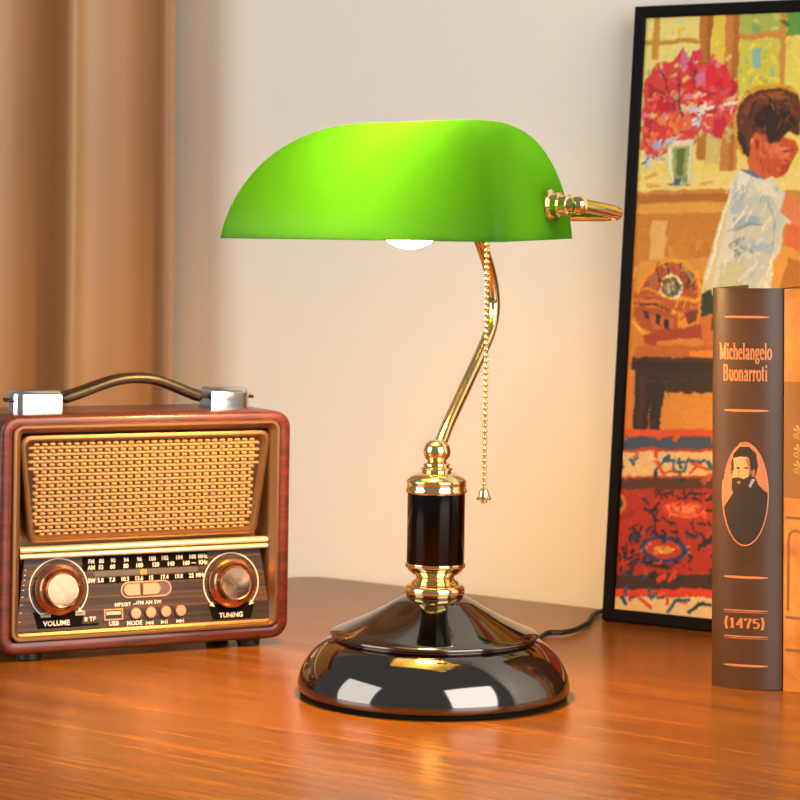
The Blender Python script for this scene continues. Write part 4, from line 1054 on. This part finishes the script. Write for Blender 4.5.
    dabs(bx((20.8, 59.6), (68.5, 51.4)), 14, ['c8401c', 'e0a060', '2c6aa0', 'e8c080'], 1.7, 4.2, 0.8, 1.7, 0, 60, 1)
    dabs(bx((45.3, 96.0), (79.6, 86.5)), 14, ['e08858', 'f0b080', 'a83018'], 1.7, 4.2, 0.8, 1.7, 0, 60, 1)
    dabs(bx((-1.3, 43.9), (89.6, 39.5)), 18, ['d05028', '1f2440', '283c68', '7a2414'], 2.5, 6.8, 1.0, 2.0, 10, 60, 1)
    dabs(bx((10.5, 104.0), (86.2, 100.6)), 16, ['2a2028', '1f2440', 'd0502c'], 2.5, 6.8, 1.0, 1.9, 0, 60, 1)
    disc('c8903c', (-0.4, 92.8), 6.2, 8.8)
    disc('3a5a78', (-0.4, 92.8), 3.5, 4.4)
    poly('4a342c', [(-3.4, 29.8), (345.1, 61.6), (345.7, 47.4), (-3.6, 17.6)])
    dabs(bx((-0.4, 28.3), (169.4, 33.1)), 20, ['c85030', '3a4a68', 'a85a34', '2c2c38'], 4.2, 7.6, 2.5, 4.2, 60, 30, 1)
    poly('d0502c', [(-3.6, 17.6), (345.7, 47.4), (345.9, 41.9), (-4.2, 11.4)])
    poly('e0cca8', [(-4.2, 10.6), (346.0, 40.3), (347.2, 9.6), (-3.0, -25.8)])
    dabs(bx((-1.2, 9.1), (170.3, 14.9)), 16, ['c85030', '3a6a88', '2a4a70', 'd07848'], 4.2, 8.5, 1.7, 3.4, 60, 50, 1)
    line('2e6a8a', [(50.7, 1.9), (57.6, 12.8), (70.6, 14.0)], 2.70)
    line('c85030', [(23.6, 11.4), (35.5, 3.9)], 2.70)
    line('2a3a48', [(71.2, 3.8), (80.0, 11.5), (91.1, 12.5)], 2.70)
    # brush marks over everything: each picks up the colour beneath it
    src = img.copy()
    for _ in range(15000):
        ci, cj = rng.integers(nx), rng.integers(nz)
        c = np.clip(src[cj, ci] * (1 + rng.normal() * .07) + rng.normal(size=3) * .018, 0, 1)
        a = rng.uniform(0, math.pi) if rng.random() < .6 else rng.normal() * .4
        l, wd = rng.uniform(1.6, 4) / step, rng.uniform(.8, 1.3) / step
        m = int(l) + 2
        i0, i1, j0, j1 = max(0, ci - m), min(nx, ci + m + 1), max(0, cj - m), min(nz, cj + m + 1)
        jj, ii = np.mgrid[j0:j1, i0:i1]; dx, dz = ii - ci, jj - cj
        u, v = dx * math.cos(a) + dz * math.sin(a), -dx * math.sin(a) + dz * math.cos(a)
        k = (np.abs(u) < l / 2) & (np.abs(v) < wd / 2)
        img[j0:j1, i0:i1][k] = img[j0:j1, i0:i1][k] * .45 + c * .55
    g = img.copy()                           # wet edges melt into each other
    g[1:-1, 1:-1] = (img[1:-1, 1:-1] * 2 + img[:-2, 1:-1] + img[2:, 1:-1] + img[1:-1, :-2] + img[1:-1, 2:]) / 6
    lum = g.mean(-1, keepdims=True)
    return nx, nz, np.clip(lum + (g - lum) * 1.12, 0, 1) ** 1.14

PWm, PHm = (FW - 2 * FB) * 1000 + 1, (FH - 2 * FB) * 1000 + 1
pnx, pnz, pimg = paint(PWm, PHm, 0.8)
me = bpy.data.meshes.new('canvas')
gx, gz = np.meshgrid(np.linspace(0, PWm, pnx) / 1000 + FB - .0005, np.linspace(0, PHm, pnz) / 1000 + FB - .0005)
co = np.stack([gx, np.full_like(gx, -FT + .0035), gz], -1).reshape(-1, 3)
idx = np.arange(pnx * pnz).reshape(pnz, pnx)
quads = np.stack([idx[:-1, :-1], idx[:-1, 1:], idx[1:, 1:], idx[1:, :-1]], -1).reshape(-1, 4)
me.vertices.add(len(co)); me.vertices.foreach_set('co', co.ravel())
me.loops.add(quads.size); me.loops.foreach_set('vertex_index', quads.ravel())
me.polygons.add(len(quads)); me.polygons.foreach_set('loop_start', np.arange(len(quads)) * 4); me.polygons.foreach_set('loop_total', np.full(len(quads), 4))
me.update(); me.validate()
ca = me.color_attributes.new('paint', 'FLOAT_COLOR', 'POINT')
pl = np.where(pimg <= .04045, pimg / 12.92, ((pimg + .055) / 1.055) ** 2.4)
ca.data.foreach_set('color', np.concatenate([pl.reshape(-1, 3), np.ones((pnx * pnz, 1))], 1).astype(np.float32).ravel())
m, t, b = new_mat('oil_paint')
at_ = N(t, 'ShaderNodeAttribute'); at_.attribute_name = 'paint'
t.links.new(at_.outputs['Color'], b.inputs['Base Color']); setp(b, rough=.5, spec=.3)
me.materials.append(m)
link('canvas', me, pic)
# backing board behind the canvas
bm = bmesh.new(); box(bm, FB - .002, FW - FB + .002, -.0055, -.0025, FB - .002, FH - FB + .002); obj('backing_board', bm, M['frame_black'], pic, smooth=False)
